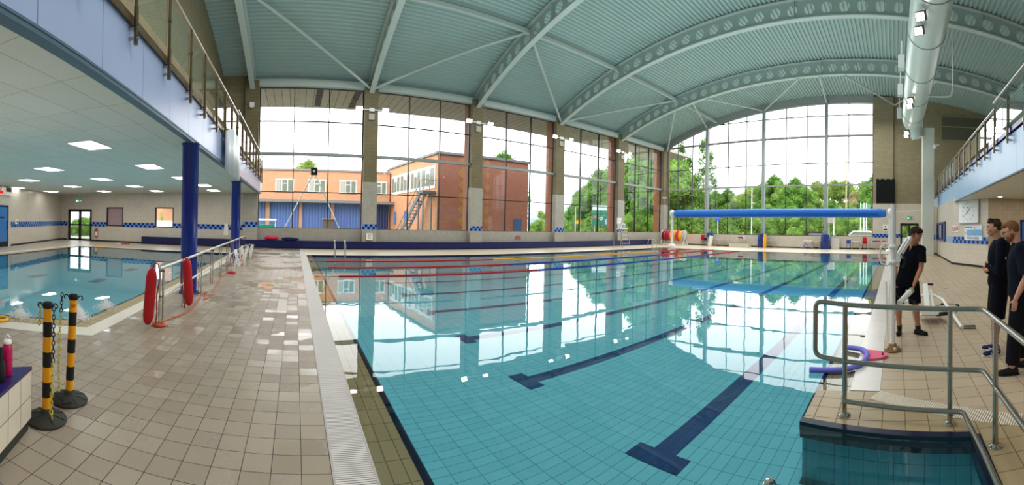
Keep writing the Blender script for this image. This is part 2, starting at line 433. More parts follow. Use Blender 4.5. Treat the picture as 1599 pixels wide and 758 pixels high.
# basin
def zf(y): return -0.52 if y < 0.8 else (-0.52-0.2*(y-0.8)/6.2 if y < 7 else -0.72)
b = MB(); ys = [-0.64,0.8,4,7,12,18.99]
for a, c in zip(ys, ys[1:]):
    x1 = 3.2 if a < 0.7 else 27.16
    b.quad((0.877,a,zf(a)),(x1,a,zf(a)),(x1,c,zf(c)),(0.877,c,zf(c)))
struct(b.build('floor', M_PT))
b = MB(); b.quad((0.877,-0.64,-0.8),(0.877,18.99,-0.8),(0.877,18.99,-0.03),(0.877,-0.64,-0.03))
b.quad((27.16,0.787,-0.8),(27.16,18.99,-0.8),(27.16,18.99,-0.03),(27.16,0.787,-0.03))
b.quad((3.07,-0.64,-0.8),(3.26,0.787,-0.8),(3.26,0.787,-0.1),(3.07,-0.64,-0.1))
struct(b.build('wall_pool', M_PW_YZ))
b = MB(); b.quad((0.877,18.99,-0.8),(27.16,18.99,-0.8),(27.16,18.99,-0.03),(0.877,18.99,-0.03))
b.quad((3.26,0.787,-0.8),(27.16,0.787,-0.8),(27.16,0.787,-0.03),(3.26,0.787,-0.03))
b.quad((0.877,-0.64,-0.8),(3.07,-0.64,-0.8),(3.07,-0.64,-0.1),(0.877,-0.64,-0.1))
struct(b.build('wall_pool', M_PW_XZ))
# lane lines let into the pool floor
b = MB()
for k in range(7):
    yc = 2.13+2.5*k; z = zf(yc)+0.006; w = 0.125
    z0, z1 = zf(yc-w)+0.006, zf(yc+w)+0.006
    xs_ = (2.9,3.12,3.33,3.4,3.5,3.5,3.5)[k]
    b.quad((xs_+.2,yc-w,z0),(25.4,yc-w,z0),(25.4,yc+w,z1),(xs_+.2,yc+w,z1))
    for xa in (xs_,25.15):
        z0, z1 = zf(yc-.3)+0.007, zf(yc+.3)+0.007
        b.quad((xa,yc-.3,z0),(xa+.25,yc-.3,z0),(xa+.25,yc+.3,z1),(xa,yc+.3,z1))
struct(b.build('trim_5', M_LINE))
w = MB(); w.poly([(x,y,-0.012) for x,y in [(0.56,-0.62),(3.07,-0.62),(3.26,0.79),(3.9,0.79),(3.9,0.45),(27.14,0.45),(27.14,18.96),(0.56,18.96)]])
tag(w.build('pool_water', M_WATER), 'still turquoise water of the large lane pool', 'water', kind='structure')
# drain grates
MG = tile('white grate', 'XY', 3.0, 0.021, C('#cdc8c6'), C('#c6c1bf'), C('#6d675f'), ms=0.0035, rough=0.4, off=(-1,0.0), bump=0.6)
g = MB(); g.box(0.285,0.555,-1.1,22.0,-0.06,0.004); g.mi = 1
g.box(0.27,0.285,-1.1,22.0,-0.06,0.006); g.box(0.548,0.562,-1.1,22.0,-0.06,0.006)
tag(g.build('drain_grate', [MG, simple('grate frame', C('#a7a19c'), 0.4)]), 'long pale slatted overflow grate down the left side of the big pool', 'grate', kind='structure')
MGX = tile('white grate x', 'XY', 0.30, 0.42, C('#cfcac6'), C('#cbc6c2'), C('#a8a29b'), ms=0.003, rough=0.25, off=(0,0.1), bump=0.3)
g = MB(); g.box(3.95,27.16,0.14,0.45,-0.06,0.003)
tag(g.build('drain_grate', MGX), 'pale overflow channel cover along the right side of the big pool', 'grate', kind='structure')
g = MB(); g.mi = 0
d = Vector((3.27-3.95,-1.15-0.14,0)); LL = d.length; d.normalize(); nn = Vector((-d.y,d.x,0))*-1
p0 = Vector((3.95,0.14,0))
for i in range(int(LL/0.022)):
    c = p0 + d*(0.011+i*0.022)
    g.obox(c+nn*0.105+Vector((0,0,-0.005)), (0.013,0.21,0.02), math.atan2(d.y,d.x))
g.mi = 1
g.obox(p0+d*LL/2+nn*0.105+Vector((0,0,-0.03)), (LL,0.21,0.02), math.atan2(d.y,d.x))
tag(g.build('drain_grate', [simple('grate slat', C('#d8d0c2'), 0.4), M_BLACK]), 'short slatted grate behind the steel handrail of the pool entry bay', 'grate')
# teaching pool
sp = [(-3.25,5.21),(-3.25,18.8),(-11.9,18.8),(-11.0,4.45),(-4.47,4.58)]
so = [(-2.68,4.6),(-2.68,19.4),(-12.7,19.4),(-11.9,3.9),(-3.95,4.05)]
sm = [tuple(Vector(a).lerp(Vector(b), 0.5)) for a, b in zip(sp, so)]
b = MB(); b.poly([(x,y,-0.6) for x,y in sp]); struct(b.build('floor', M_PT2))
b = MB()
for i in range(5):
    p, q = sp[i], sp[(i+1)%5]; b.quad((*p,-0.6),(*q,-0.6),(*q,-0.02),(*p,-0.02))
struct(b.build('wall_pool', M_PW_XZ))
b = MB()
for i in range(5):
    j = (i+1)%5; b.quad((*sp[i],-0.004),(*sm[i],0.0),(*sm[j],0.0),(*sp[j],-0.004))
struct(b.build('trim_6', M_LEDGE))
b = MB()
for i in range(5):
    j = (i+1)%5; b.quad((*sm[i],0.001),(*so[i],0.002),(*so[j],0.002),(*sm[j],0.001))
struct(b.build('trim_7', simple('white channel cover', C('#cfcabf'), 0.35, 0, 0.05)))
b = MB()
for i in range(5):
    j = (i+1)%5; p, q = Vector((*sp[i],0)), Vector((*sp[j],0)); b.bar(p-Vector((0,0,.03)), q-Vector((0,0,.03)), 0.05, 0.058)
struct(b.build('trim_8', M_NAVYTILE))
w = MB(); w.poly([(x,y,-0.014) for x,y in sp]); tag(w.build('pool_water', M_WATER2), 'calm blue water of the small teaching pool', 'water', kind='structure')
b = MB()
for (cx, cy) in [(-9.1,11.4),(-6.75,11.9),(-9.6,15.0),(-6.98,15.2),(-4.7,15.3),(-7.1,18.0),(-4.6,18.2),(-9.9,17.9)]:
    b.poly([(cx-.2,cy-.45,-.594),(cx+.2,cy-.45,-.594),(cx+.2,cy+.45,-.594),(cx-.2,cy+.45,-.594)])
struct(b.build('trim_9', simple('slate marker tile', C('#4a6190'), 0.4)))

# ------------------------------------------------------------------ window wall
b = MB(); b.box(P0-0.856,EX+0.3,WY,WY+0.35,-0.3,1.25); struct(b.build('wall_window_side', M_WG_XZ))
b = MB(); b.box(-17.2,P0-0.856,WY+.3,WY+0.35,-0.3,-.0); struct(b.build('wall_window_side', M_WT_XZ))
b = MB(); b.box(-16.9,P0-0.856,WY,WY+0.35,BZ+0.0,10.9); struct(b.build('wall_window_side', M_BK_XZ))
b = MB()
for (x0,x1,z0,z1) in [(-16.9,-16.1,0,BZ),(-14.0,-12.8,0,BZ),(-11.5,-9.15,0,BZ),(-7.85,P0-.856,0,BZ),(-16.1,-14.0,2.29,BZ),
                      (-12.8,-11.5,2.43,BZ),(-9.15,-7.85,2.43,BZ)]:
    b.box(x0,x1,WY-0.02,WY+0.3,z0,z1)
b.box(-12.8,-11.5,WY-0.02,WY+.3,0,1.1); b.box(-9.15,-7.85,WY-0.02,WY+.3,0,1.1)
struct(b.build('wall_window_side', M_WT_XZ))
b = MB()
for x0,x1 in ((-16.65,-16.1),(-14.0,-12.8),(-11.5,-9.15),(-7.85,-3.3)): b.box(x0,x1,WY-0.026,WY-0.019,1.06,1.38)
struct(b.build('trim_10', M_CK_XZ))
b = MB(); b.box(-16.6,-16.1,WY-.035,WY-.02,0,.1); b.box(-14.0,-9.9,WY-.035,WY-.02,0,.1); struct(b.build('baseboard_far', M_BLACK))
for k in range(6):
    x1 = P0+k*PS; x0 = x1-0.856
    if k == 5: x0, x1 = 33.58, EX+0.1
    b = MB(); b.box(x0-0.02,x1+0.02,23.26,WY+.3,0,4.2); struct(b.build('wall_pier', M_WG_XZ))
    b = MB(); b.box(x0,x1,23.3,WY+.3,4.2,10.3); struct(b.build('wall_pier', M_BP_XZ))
    b = MB(); b.box(x0-.024,x1+.024,23.254,23.3,1.26,1.58); struct(b.build('trim_11', checker('pier tile band %d'%k,'XZ',0.16,C('#0c1c78'),C('#5f8fd0'),(x0-.024,1.26))))
    b = MB(); b.box(x0+.1,x0+.55,WY+.35,24.75,-0.3,10.35)
    struct(b.build('wall_outer_pier', simple('orange facing brick', C('#b9764e'), 0.7, 0, 0.15, 30)))
# head beam over the windows
b = MB(); b.box(P0-.5,EX,WY-.28,WY+.3,9.98,10.3); b.box(P0-.5,EX,WY-.16,WY+.3,10.3,10.45)
struct(b.build('trim_12', M_GREYBEAM))
zr = [1.25,3.5,5.85,7.9,9.96]
def glazing(name, glassname, x0, x1, xs, label):
    b = MB(); fw = 0.05
    for x in [x0]+xs+[x1]:
        b.box(x-fw/2 - (0.03 if x in (x0,x1) else 0), x+fw/2+(0.03 if x in (x0,x1) else 0), WY+.05, WY+.2, 1.25, 9.98)
    for z in zr: b.box(x0,x1,WY+.06,WY+.19,z-.025,z+.025)
    b.mi = 1; b.box(x0-.02,x1+.02,WY-.1,WY+.12,5.75,5.93)
    o = struct(b.build(name,[M_DARKFRAME,M_GREYFRAME]), label)
    g = MB(); g.quad((x0,WY+.13,1.25),(x1,WY+.13,1.25),(x1,WY+.13,9.98),(x0,WY+.13,9.98))
    g.build(glassname, M_GLASS, o)
for k in range(5):
    x0 = P0+k*PS; x1 = x0+WG
    glazing('window_%d'%(k+1), 'window_glass', x0, x1, [x0+WG/3,x0+2*WG/3], None)
# small windows and glazed door on the teaching-pool side
for i,(x0,x1,z0,z1) in enumerate([(-12.8,-11.5,1.1,2.43),(-9.15,-7.85,1.1,2.43)]):
    b = MB(); 
    for a in (x0,x1-.07): b.box(a,a+.07,WY,WY+.15,z0,z1)
    for a in (z0,z1-.07): b.box(x0,x1,WY,WY+.15,a,a+.07)
    o = struct(b.build('window_%d'%(6+i), M_DARKFRAME))
    g = MB(); g.quad((x0,WY+.1,z0),(x1,WY+.1,z0),(x1,WY+.1,z1),(x0,WY+.1,z1))
    g.build('window_glass', simple('frosted mauve film', C('#a98f95'), 0.3, 0, 0.06, 3) if i == 0 else M_GLASS, o)
def glazed_door(name, y, x0, x1, h, leafs=2, ax='x', mid=1.15, label=None):
    """frame with leaves; ax x: in a wall of constant y; ax y: in a wall of constant x"""
    def bx(m, a0,a1,b0,b1,z0,z1):
        m.box(a0,a1,b0,b1,z0,z1) if ax=='x' else m.box(b0,b1,a0,a1,z0,z1)
    fr = MB(); 
    bx(fr,x0,x0+.08,y-.02,y+.12,0,h); bx(fr,x1-.08,x1,y-.02,y+.12,0,h); bx(fr,x0,x1,y-.02,y+.12,h-.08,h)
    o = struct(fr.build(name, M_DARKFRAME), label)
    w = (x1-x0-.16)/leafs
    for i in range(leafs):
        a, c = x0+.08+i*w+.005, x0+.08+(i+1)*w-.005
        lf = MB()
        bx(lf,a,a+.09,y,y+.06,0.02,h-.09); bx(lf,c-.09,c,y,y+.06,0.02,h-.09)
        for z in (0.02,mid-.06,h-.2): bx(lf,a,c,y,y+.06,z,z+.12)
        d = lf.build('door_leaf', M_DARKFRAME, o)
        g = MB(); bx(g,a+.05,c-.05,y+.025,y+.035,.1,h-.15); g.build('door_glass', M_GLASS, d)
        hb = MB(); bx(hb,a+.12,c-.12,y-.05,y-.02,mid+.02,mid+.06); hb.build('push_bar', M_STEEL, d)
    return o
glazed_door('door_1', WY, -16.05, -14.0, 2.29)

# ------------------------------------------------------------------ end wall
YW0, YW1 = 1.98, 23.2
def arch_pts(ya, yb, off, n=24): return [(y, zroof(y)+off) for y in [ya+(yb-ya)*i/n for i in range(n+1)]]
b = MB(); b.box(EX,EX+.35,YW0,WY,-.3,1.15); b.box(EX,EX+.35,-2.3,YW0,-.3,0) ; b.box(EX,EX+.35,-.5,YW0,0,4.1); b.box(EX,EX+.35,-2.15,-.5,2.34,4.1)
b.box(EX,EX+.35,SY,-2.15,0,4.1); b.box(EX,EX+.35,YW1,WY,1.15,4.1)
struct(b.build('wall_end', M_WT_YZ))
def archwall(y0,y1,z0):
    pts = [(EX,y0,z0)]+[(EX,y,z) for y,z in arch_pts(y0,y1,0.05)]+[(EX,y1,z0)]
    return pts
b = MB(); b.extr(archwall(-8.6,YW0,4.1),(.35,0,0)); b.extr([(EX,YW1,4.1),(EX,YW1,10.9),(EX,WY,10.8),(EX,WY,4.1)],(.35,0,0))
struct(b.build('wall_end', M_BK_YZ))
b = MB(); b.box(EX-.3,EX,.16,YW0-.03,4.1,zroof(1)-.1); struct(b.build('wall_pilaster', M_BK_YZ))
b = MB(); b.box(EX-.3,EX,.16,YW0-.03,0,4.1); struct(b.build('wall_pilaster', M_WT_YZ))
b = MB(); b.box(EX-.307,EX-.3,.16,YW0-.03,1.06,1.38); b.box(EX-.007,EX,-.5,.16,1.06,1.38); struct(b.build('trim_13', M_CK_YZ))
b = MB(); b.box(EX-.02,EX,YW0,WY-.4,0,.1); b.box(EX-.32,EX-.3,.16,YW0,0,.1); struct(b.build('baseboard_end', M_BLACK))
# arched window
b = MB(); xa, xb = EX+.08, EX+.22
heavy = [18.38,12.3,6.24]; thin = [20.2,22.0,16.1,14.15,10.1,8.1,4.2]
for y in thin+[YW0+.03]: b.box(xa,xb,y-.03,y+.03,1.15,zroof(y)-.5)
b.box(xa,xb,YW1-.05,YW1+.03,1.15,10.2)
for z in (1.18,3.35,5.8,7.85,10.25,12.2):
    ym = YW1
    while zroof(ym)-.6 < z and ym > 6: ym -= .05
    b.box(xa,xb,YW0,ym,z-.03,z+.03)
b.mi = 1
for y in heavy: b.box(EX-.2,EX+.2,y-.14,y+.14,1.0,zroof(y)-.3)
for z in (5.8,10.3):
    ym = YW1
    while zroof(ym)-.6 < z and ym > 6: ym -= .05
    b.box(EX-.06,EX+.15,YW0,ym+(.3 if z<6 else 0),z-.07,z+.07)
P = arch_pts(YW0,WY,0,30)
for (y0,z0),(y1,z1) in zip(P,P[1:]): 
    b.add([(x,y,z) for x in (EX-.12,EX+.25) for (y,z) in ((y0,z0-.62),(y1,z1-.62),(y1,z1-.25),(y0,z0-.25))],
          [(0,1,2,3),(7,6,5,4),(0,4,5,1),(3,2,6,7)], False)
    b.add([(x,y,z) for x in (EX-.25,EX+.25) for (y,z) in ((y0,z0-.3),(y1,z1-.3),(y1,z1),(y0,z0))],
          [(0,1,2,3),(7,6,5,4),(0,4,5,1),(3,2,6,7)], False)
o = struct(b.build('window_8',[M_DARKFRAME,M_GREYFRAME]))
g = MB(); g.poly([(EX+.15,YW0,1.15)]+[(EX+.15,y,z) for y,z in arch_pts(YW0,YW1,-.4)]+[(EX+.15,YW1,1.15)]); g.build('window_glass', M_GLASS, o)
glazed_door('door_2', EX, -2.15, -.5, 2.34, 2, 'y')
# window beyond the right gallery, in the end wall
b = MB()
for y in (-8.6,-10.4,-12.2,-12.95): b.box(xa,xb,y-.04,y+.04,4.1,zroof(y)-.4)
for z in (4.6,6.6,8.7,10.8): b.box(xa,xb,SY,-8.6,z-.04,z+.04)
P = arch_pts(SY,-8.6,0,8)
for (y0,z0),(y1,z1) in zip(P,P[1:]):
    b.add([(x,y,z) for x in (EX-.12,EX+.25) for (y,z) in ((y0,z0-.62),(y1,z1-.62),(y1,z1+.05),(y0,z0+.05))],[(0,1,2,3),(7,6,5,4),(0,4,5,1),(3,2,6,7)], False)
o = struct(b.build('window_9', M_GREYFRAME))
g = MB(); g.poly([(EX+.15,SY,4.1)]+[(EX+.15,y,z) for y,z in arch_pts(SY,-8.6,-.4,8)]+[(EX+.15,-8.6,4.1)]); g.build('window_glass', M_GLASS, o)

# ------------------------------------------------------------------ other walls
b = MB(); b.extr([(-4.7,y,z) for y,z in [(SY,BZ+.3)]+arch_pts(SY,WY,.1,30)+[(WY,BZ+.3)]],(-.3,0,0)); struct(b.build('wall_gallery', M_BK_YZ))
b = MB(); b.box(-17,EX+.3,SY-.3,SY,3.2,zroof(SY)+.2); struct(b.build('wall_right', M_BK_XZ))
# slanted left wall of the teaching pool
LW = thing('wall_left','tiled left wall of the teaching pool hall','wall',(-16.66,23.66,0), math.atan2(-8.88,2.19))
LW['kind'] = 'structure'; del LW['category']; del LW['label']
b = MB(); b.box(-.2,34,-.3,0,-.1,BZ+.1); struct(b.build('wall_left', M_WT_XZ, LW))
b = MB(); b.box(0,7.95,0,.008,1.06,1.38); struct(b.build('trim_14', M_CK_XZ, LW))
b = MB(); b.box(0,7.95,0,.02,0,.1); struct(b.build('baseboard_left', M_BLACK, LW))
b = MB(); b.box(-17.2,16.5,-9.3,-9,-.1,3.3); struct(b.build('wall_back', M_WT_XZ))
b = MB(); b.box(18.83,27.4,-3.1,-2.9,0,3.3); struct(b.build('wall_office', M_WT_XZ))
b = MB(); b.box(27.2,27.4,-3.1,-1.9,0,3.4); struct(b.build('wall_office_end', M_WT_YZ))
b = MB(); b.box(16.45,16.65,-9,-4.12,0,3.3)
struct(b.build('wall_changing', tile('buff wall tile','YZ',.2,.2,C('#b5a68e'),C('#ad9e86'),C('#8f8069'),**TILE_W)))
dv = Vector((16.45-18.83,-4.12+2.9,0)); CWA = math.atan2(-dv.y,-dv.x); CWL = dv.length
CW = thing('wall_clock','x','x',(16.45,-4.12,0),CWA); CW['kind']='structure'; del CW['category']; del CW['label']
b = MB(); b.box(0,CWL,-.2,0,0,3.3); struct(b.build('wall_clock', M_WT_XZ, CW))
b = MB(); b.box(0,CWL,0,.008,1.06,1.38); struct(b.build('trim_15', M_CK_XZ, CW))
b = MB(); b.box(0,CWL,0,.02,0,.1); struct(b.build('baseboard_clock', M_BLACK, CW))
b = MB(); b.box(18.83,27.2,-2.9,-2.88,0,.1); b.box(27.18,27.2,-2.9,-1.9,0,.1); struct(b.build('baseboard_right', M_BLACK))
b = MB(); b.box(18.83,27.2,-2.9,-2.893,1.06,1.38); struct(b.build('trim_16', simple('pale blue tile band', C('#86a9cf'), .3)))
b = MB(); b.box(27.19,27.2,-2.9,-1.9,1.06,1.38); struct(b.build('trim_17', M_CK_YZ))
# ceilings and galleries
b = MB(); b.box(-17.2,BX-.02,-9,WY,BZ,BZ+.15); struct(b.build('ceiling_left', M_CEIL))
b = MB(); b.box(-4.7,BX-.02,-2.9,WY,BZ+.15,3.95); struct(b.build('floor_gallery', M_GREYP))
b = MB(); b.box(BX-.03,BX,-3,WY-.02,BZ+.02,4.36); struct(b.build('wall_fascia', M_FASCIA))
b = MB(); b.box(BX-.13,BX+.012,-3,WY-.02,BZ-.03,BZ+.02); b.box(BX-.02,BX+.02,-3,WY-.02,BZ+.02,BZ+.05)
struct(b.build('trim_18', simple('slate soffit edge', C('#4f6678'), .45)))
RY = -2.98
b = MB(); b.box(-2.2,27.4,-9,RY-.03,3.12,3.3); b.box(BX-.02,27.4,-9.2,RY-.03,3.3,4.15); struct(b.build('ceiling_right', M_SOFFIT))
b = MB(); b.box(BX,27.4,SY,-9.0,3.3,4.15); struct(b.build('floor_gallery', M_GREYP))
b = MB(); b.box(27.4,EX,SY,-3.1,3.3,4.15); struct(b.build('floor_gallery', M_GREYP))
b = MB(); b.box(BX,27.4,RY-.03,RY,3.12,4.18); struct(b.build('wall_fascia', M_FASCIAR))
b = MB(); b.box(BX,27.4,RY-.04,RY+.03,3.09,3.13); struct(b.build('trim_19', simple('slate soffit edge', C('#4f6678'), .45)))
b = MB(); b.box(BX,27.4,RY-.06,RY-.01,4.18,4.36); struct(b.build('trim_20', M_NAVY))
# boxed duct pillar
b = MB(); b.box(25.4,26.2,-2.62,-1.85,0,8.6)
struct(b.build('wall_duct_pillar', simple('white boarded casing', C('#cfd2c8'), .5, 0, .03)))
# wall between hall and upper right
# ------------------------------------------------------------------ vaulted roof
b = MB(); pitch = .25; ys = []
y = SY
while y < WY+.1:
    for dy, dz in ((0,0),(.095,0),(.125,-.10),(.22,-.10)): ys.append((y+dy, zroof(y+dy)+dz+.075))
    y += pitch
vs = []
for (yy, zz) in ys: vs += [(-5.0,yy,zz),(EX+.4,yy,zz)]
fs = [(2*i,2*i+1,2*i+3,2*i+2) for i in range(len(ys)-1)]
b.add(vs, fs, False); struct(b.build('ceiling_vault', M_DECK))
b = MB(); vs = []
P = arch_pts(SY-.3,WY+.3,.25,40)
for (yy,zz) in P: vs += [(-5.0,yy,zz),(EX+.5,yy,zz)]
b.add(vs,[(2*i,2*i+1,2*i+3,2*i+2) for i in range(len(P)-1)],False); struct(b.build('ceiling_vault_outer', M_GREYP))
# eaves canopy outside
MS = tile('eaves boarding','XY',0.55,9.0,C('#c4bdb2'),C('#bdb6ab'),C('#6b665e'),ms=.02,rough=.7,off=(0,20))
b = MB(); b.box(-8,40,WY+.36,29.1,10.36,10.7); struct(b.build('ceiling_eaves', MS))
# ground floor of the outdoors
b = MB()
for q in ((-120,260,24.1,260),(-120,260,-90,-13.4),(-120,-17.6,-13.4,24.1),(34.6,260,-13.4,24.1)): b.box(*q,-.6,-.35)
struct(b.build('ground', simple('asphalt and grass', C('#7c8470'), .9, 0, .2, .2)))
# dark-stained cladding between gallery soffits: back closing wall behind the camera, upper level
# ------------------------------------------------------------------ roof steelwork
def archmap(s0, t):   # s0 = y, t 0..1 from lower to upper edge of the web
    return zlow(s0)+.06 + t*(zroof(s0)-.12-zlow(s0)-.06)
def make_arch_beam(loc_x, y0, y1, label):
    r = thing('roof_beam', label, 'roof beam', (loc_x,0,0), 0, 'arched cellular roof beams')
    w = MB(); p = .93; n = int((y1-y0-.6)/p); rad = .30
    ya = y0+.3
    cells = [ya+p*(i+.5) for i in range(n)]
    for c in cells:
        out, inn = [], []
        for k in range(16):
            a = 2*PI*k/16; cx, cz = math.cos(a), math.sin(a); m = max(abs(cx),abs(cz))
            ox, oz = cx/m*.5, cz/m*.5+.5
            yy = c+ox*p; out.append((0,yy,archmap(yy,oz)))
            yy = c+rad*cx; h = archmap(yy,1)-archmap(yy,0); inn.append((0,yy,archmap(yy,.5)+rad*cz))
        w.add(out+inn,[(k,(k+1)%16,16+(k+1)%16,16+k) for k in range(16)],False)
        for sgn in (-.012,.012):
            pass
        w.tube([tuple(Vector(v)) for v in inn], .012, 4, closed=True)
    for a, e in ((y0,ya),(ya+n*p,y1)):
        w.add([(0,a,archmap(a,0)),(0,e,archmap(e,0)),(0,e,archmap(e,1)),(0,a,archmap(a,1))],[(0,1,2,3)],False)
    w.build('web', simple('beam web steel', C('#9fb0ad'), .5, 0, .05), r)
    for nm, fz in (('lower_flange',lambda y: zlow(y)+.03),('upper_flange',lambda y: zroof(y)-.1)):
        g = MB(); N = 44; vs = []
        for i in range(N+1):
            y = y0+(y1-y0)*i/N; z = fz(y)
            vs += [(-.16,y,z-.03),(.16,y,z-.03),(.16,y,z+.03),(-.16,y,z+.03)]
        fs = [(4*i+k,4*i+(k+1)%4,4*i+4+(k+1)%4,4*i+4+k) for i in range(N) for k in range(4)]+[(3,2,1,0),(4*N,4*N+1,4*N+2,4*N+3)]
        g.add(vs,fs,False); g.build(nm, M_GREYBEAM, r)
    for y in (15.2,5.3,-4.5):
        g = MB(); g.extr([(-.14,y,archmap(y,0)),(-.14,y,archmap(y,1)),(.14,y,archmap(y,1)),(.14,y,archmap(y,0))],(0,.02,0)); g.build('stiffener', M_GREYBEAM, r)
    return r
BX_ = [-2.8,4.55,11.92,19.28,26.65]
nm = ['leftmost arched beam, landing behind the gallery handrail','arched beam landing on the pier between the first two brick-view windows',
      'arched beam landing on the pier right of the outside staircase','arched beam with round holes landing on the third pier along the glass wall',
      'arched beam with round holes nearest the arched end window']
rb = make_arch_beam(BX_[0], SY, 23.85, 'pale grey '+nm[0])
for x, t in zip(BX_[1:], nm[1:]): dup(rb, (x,0,0), 0, 'pale grey '+t)
def strut(name, a, b, r, label, cat='brace', group=None, mat=None):
    m = MB(); m.tube([a,b], r, 10)
    for p, q in ((a,b),(b,a)):
        d = (Vector(q)-Vector(p)).normalized(); m.tube([Vector(p)+d*.02, Vector(p)+d*.3],[r*.4,r*1.02],10)
    return tag(m.build(name, mat or M_GREYBEAM), label, cat, group)
NY = 17.3
zn = zroof(NY)-.38
nodes = [(-2.8,NY,zn),(11.92,NY,zn),(26.65,NY,zn)]
for a, c in zip(BX_, BX_[1:]+[EX]):
    m = MB(); m.bar((a+.02,NY,zn),(c-.02,NY,zn),.16,.2)
    tag(m.build('purlin', M_GREYBEAM), None, 'roof purlin', 'ties running along the vault between beams')['label'] = \
        {0:'grey tie bar between the two leftmost roof beams',1:'grey tie bar running right from the second roof beam to the third',2:'grey tie bar between the third and fourth roof beams',
         3:'grey tie bar between the two beams nearest the end window',4:'grey tie bar from the last beam to the end wall'}[BX_.index(a)]
feet = [(4.55,23.3,9.95),(19.28,23.3,9.95),(33.8,23.1,9.95)]
bt = ['sloping grey roof brace dropping right from the first beam to the first pier','sloping grey brace rising right from the first pier to the third beam',
      'steep grey brace from the third beam down to the third pier','grey brace rising right from the third pier to the last beam','steep grey brace from the last beam down to the far corner']
k = 0
for (a, c) in ((0,0),(1,0),(1,1),(2,1),(2,2)):
    strut('roof_brace', nodes[a], feet[c], .085, bt[k], 'brace', 'diagonal roof braces'); k += 1
for (a, c, t) in (((26.65,15.8,11.95),(33.95,18.38,zroof(18.38)-.55),'thin brace from the last beam to the leftmost mullion head of the arched window'),
               ((26.65,14.4,12.05),(33.95,12.4,zroof(12.3)-.55),'thin brace reaching the middle mullion head from its left'),
               ((26.65,7.0,12.65),(33.95,12.2,zroof(12.3)-.55),'thin brace reaching the middle mullion head from its right'),
               ((26.65,5.4,12.68),(33.95,6.24,zroof(6.24)-.55),'short thin brace above the right mullion of the arched window'),
               ((26.65,3.6,12.66),(33.95,0.1,zroof(0.1)-.75),'thin brace running right toward the top of the screen pilaster'),
               ((26.65,-3.0,12.3),(33.95,0.0,zroof(0)-.75),'thin brace passing behind the silver duct end')):
    strut('roof_brace', a, c, .07, t, 'brace', 'thin braces at the arched window')

# ------------------------------------------------------------------ big silver duct with its spotlights
DY, DZ, DR = -1.15, 9.0, .69
M_DUCT = simple('spiral duct metal', C('#c3cfca'), .33, .35, .04, 1.5)
D = thing('ventilation_duct', 'big round silver ventilation duct hanging under the roof crown', 'duct', (0,DY,DZ))
b = MB(); b.tube([(-4,0,0),(3,0,0),(10,0,0),(17,0,0),(23,0,0),(24.6,0,0),(25.1,-.05,-.12),(25.4,-.2,-.5),(25.45,-.4,-1.1)], [DR]*5+[DR,DR*.95,DR*.8,DR*.62], 40); b.build('duct_tube', M_DUCT, D)
for x in (8.2,11.0,13.8,17.0,20.2,23.4):
    b = MB(); b.ring((x,0,0), DR+.005, .022, 40, 6, 'x'); b.build('joint_ring', simple('dark joint ring', C('#7f8a87'), .4), D)
for x in (9.5,15.5,21.5):
    b = MB(); b.tube([(x,.55,.4),(x,.55,4.0)], .012, 6); b.tube([(x,-.55,.4),(x,-.55,4.0)], .012, 6); b.build('hanger_rod', M_STEEL, D)
M_LAMPG = emit('spotlight glow', (1.0,.80,.68,1), 14)
def frame3(n):
    n = Vector(n).normalized(); u = Vector((0,0,1)).cross(n).normalized(); return Matrix((u, n.cross(u), n)).transposed()
def spotpair():
    r = thing('spotlight', 's', 'spotlight', (0,0,0))
    nv = Vector((-.72,.30,-.62)).normalized(); M = frame3(nv)
    for dx in (-.42,.42):
        b = MB(); b.obox((dx,.02,-.02),(.30,.26,.22),M); b.build('lamp_housing', simple('dark lamp housing', C('#3b3d3e'), .4), r)
        b = MB(); b.obox(Vector((dx,.02,-.02))+nv*.115,(.26,.22,.012),M); b.build('lamp_face', M_LAMPG, r)
    b = MB(); b.bar((-.6,-.1,.16),(.6,-.1,.16),.04,.05); b.bar((-.42,.0,.05),(-.42,-.1,.16),.03,.03); b.bar((.42,.0,.05),(.42,-.1,.16),.03,.03); b.build('bracket', M_WHITE, r)
    return r
# ------------------------------------------------------------------ spotlights on the duct and floodlights on the piers
sp0 = spotpair(); first = True
for x, t in ((11.85,'pair of glowing spotlights nearest the top edge, under the silver duct'),(19.3,'second pair of glowing spotlights along the silver duct'),
             (24.9,'pair of glowing spotlights under the elbow at the duct end')):
    if first:
        sp0.location = (x,DY+.36,DZ-DR-.10); sp0['label'] = t; sp0['group'] = 'spotlights under the silver duct'; first = False
    else: dup(sp0, (x,DY+.36,DZ-DR-.10 if x < 24 else DZ-DR-.25), 0, t)
for i,(x,t) in enumerate(((17.2,'small grey box on the left flank of the duct, nearest the camera'),(20.6,'small grey box on the left flank of the duct, middle one'),(24.6,'small grey box on the left flank of the duct, farthest one'))):
    b = MB(); b.rbox(-.2,.2,-.15,.15,-.3,.3,.03); b.box(-.03,.03,-.03,.03,.3,1.0)
    o = b.build('hanging_box', simple('box grey paint', C('#a9b5b2'), .5)); o.location = (x,-.27,9.3); tag(o, t, 'box', 'grey boxes beside the duct')
for i,(x,t) in enumerate(((10.2,'bent grey pipe on the right of the duct near the top edge'),(19.0,'bent grey pipe on the right of the duct near its far end'))):
    b = MB(); b.tube([(x,DY-.5,DZ-.55),(x,DY-1.5,DZ-.55),(x,DY-1.7,DZ-.45),(x,DY-1.75,DZ-.2),(x,DY-1.75,DZ+2.6)],.05,10)
    tag(b.build('conduit_pipe', M_GREYBEAM), t, 'pipe', 'grey pipes beside the duct')
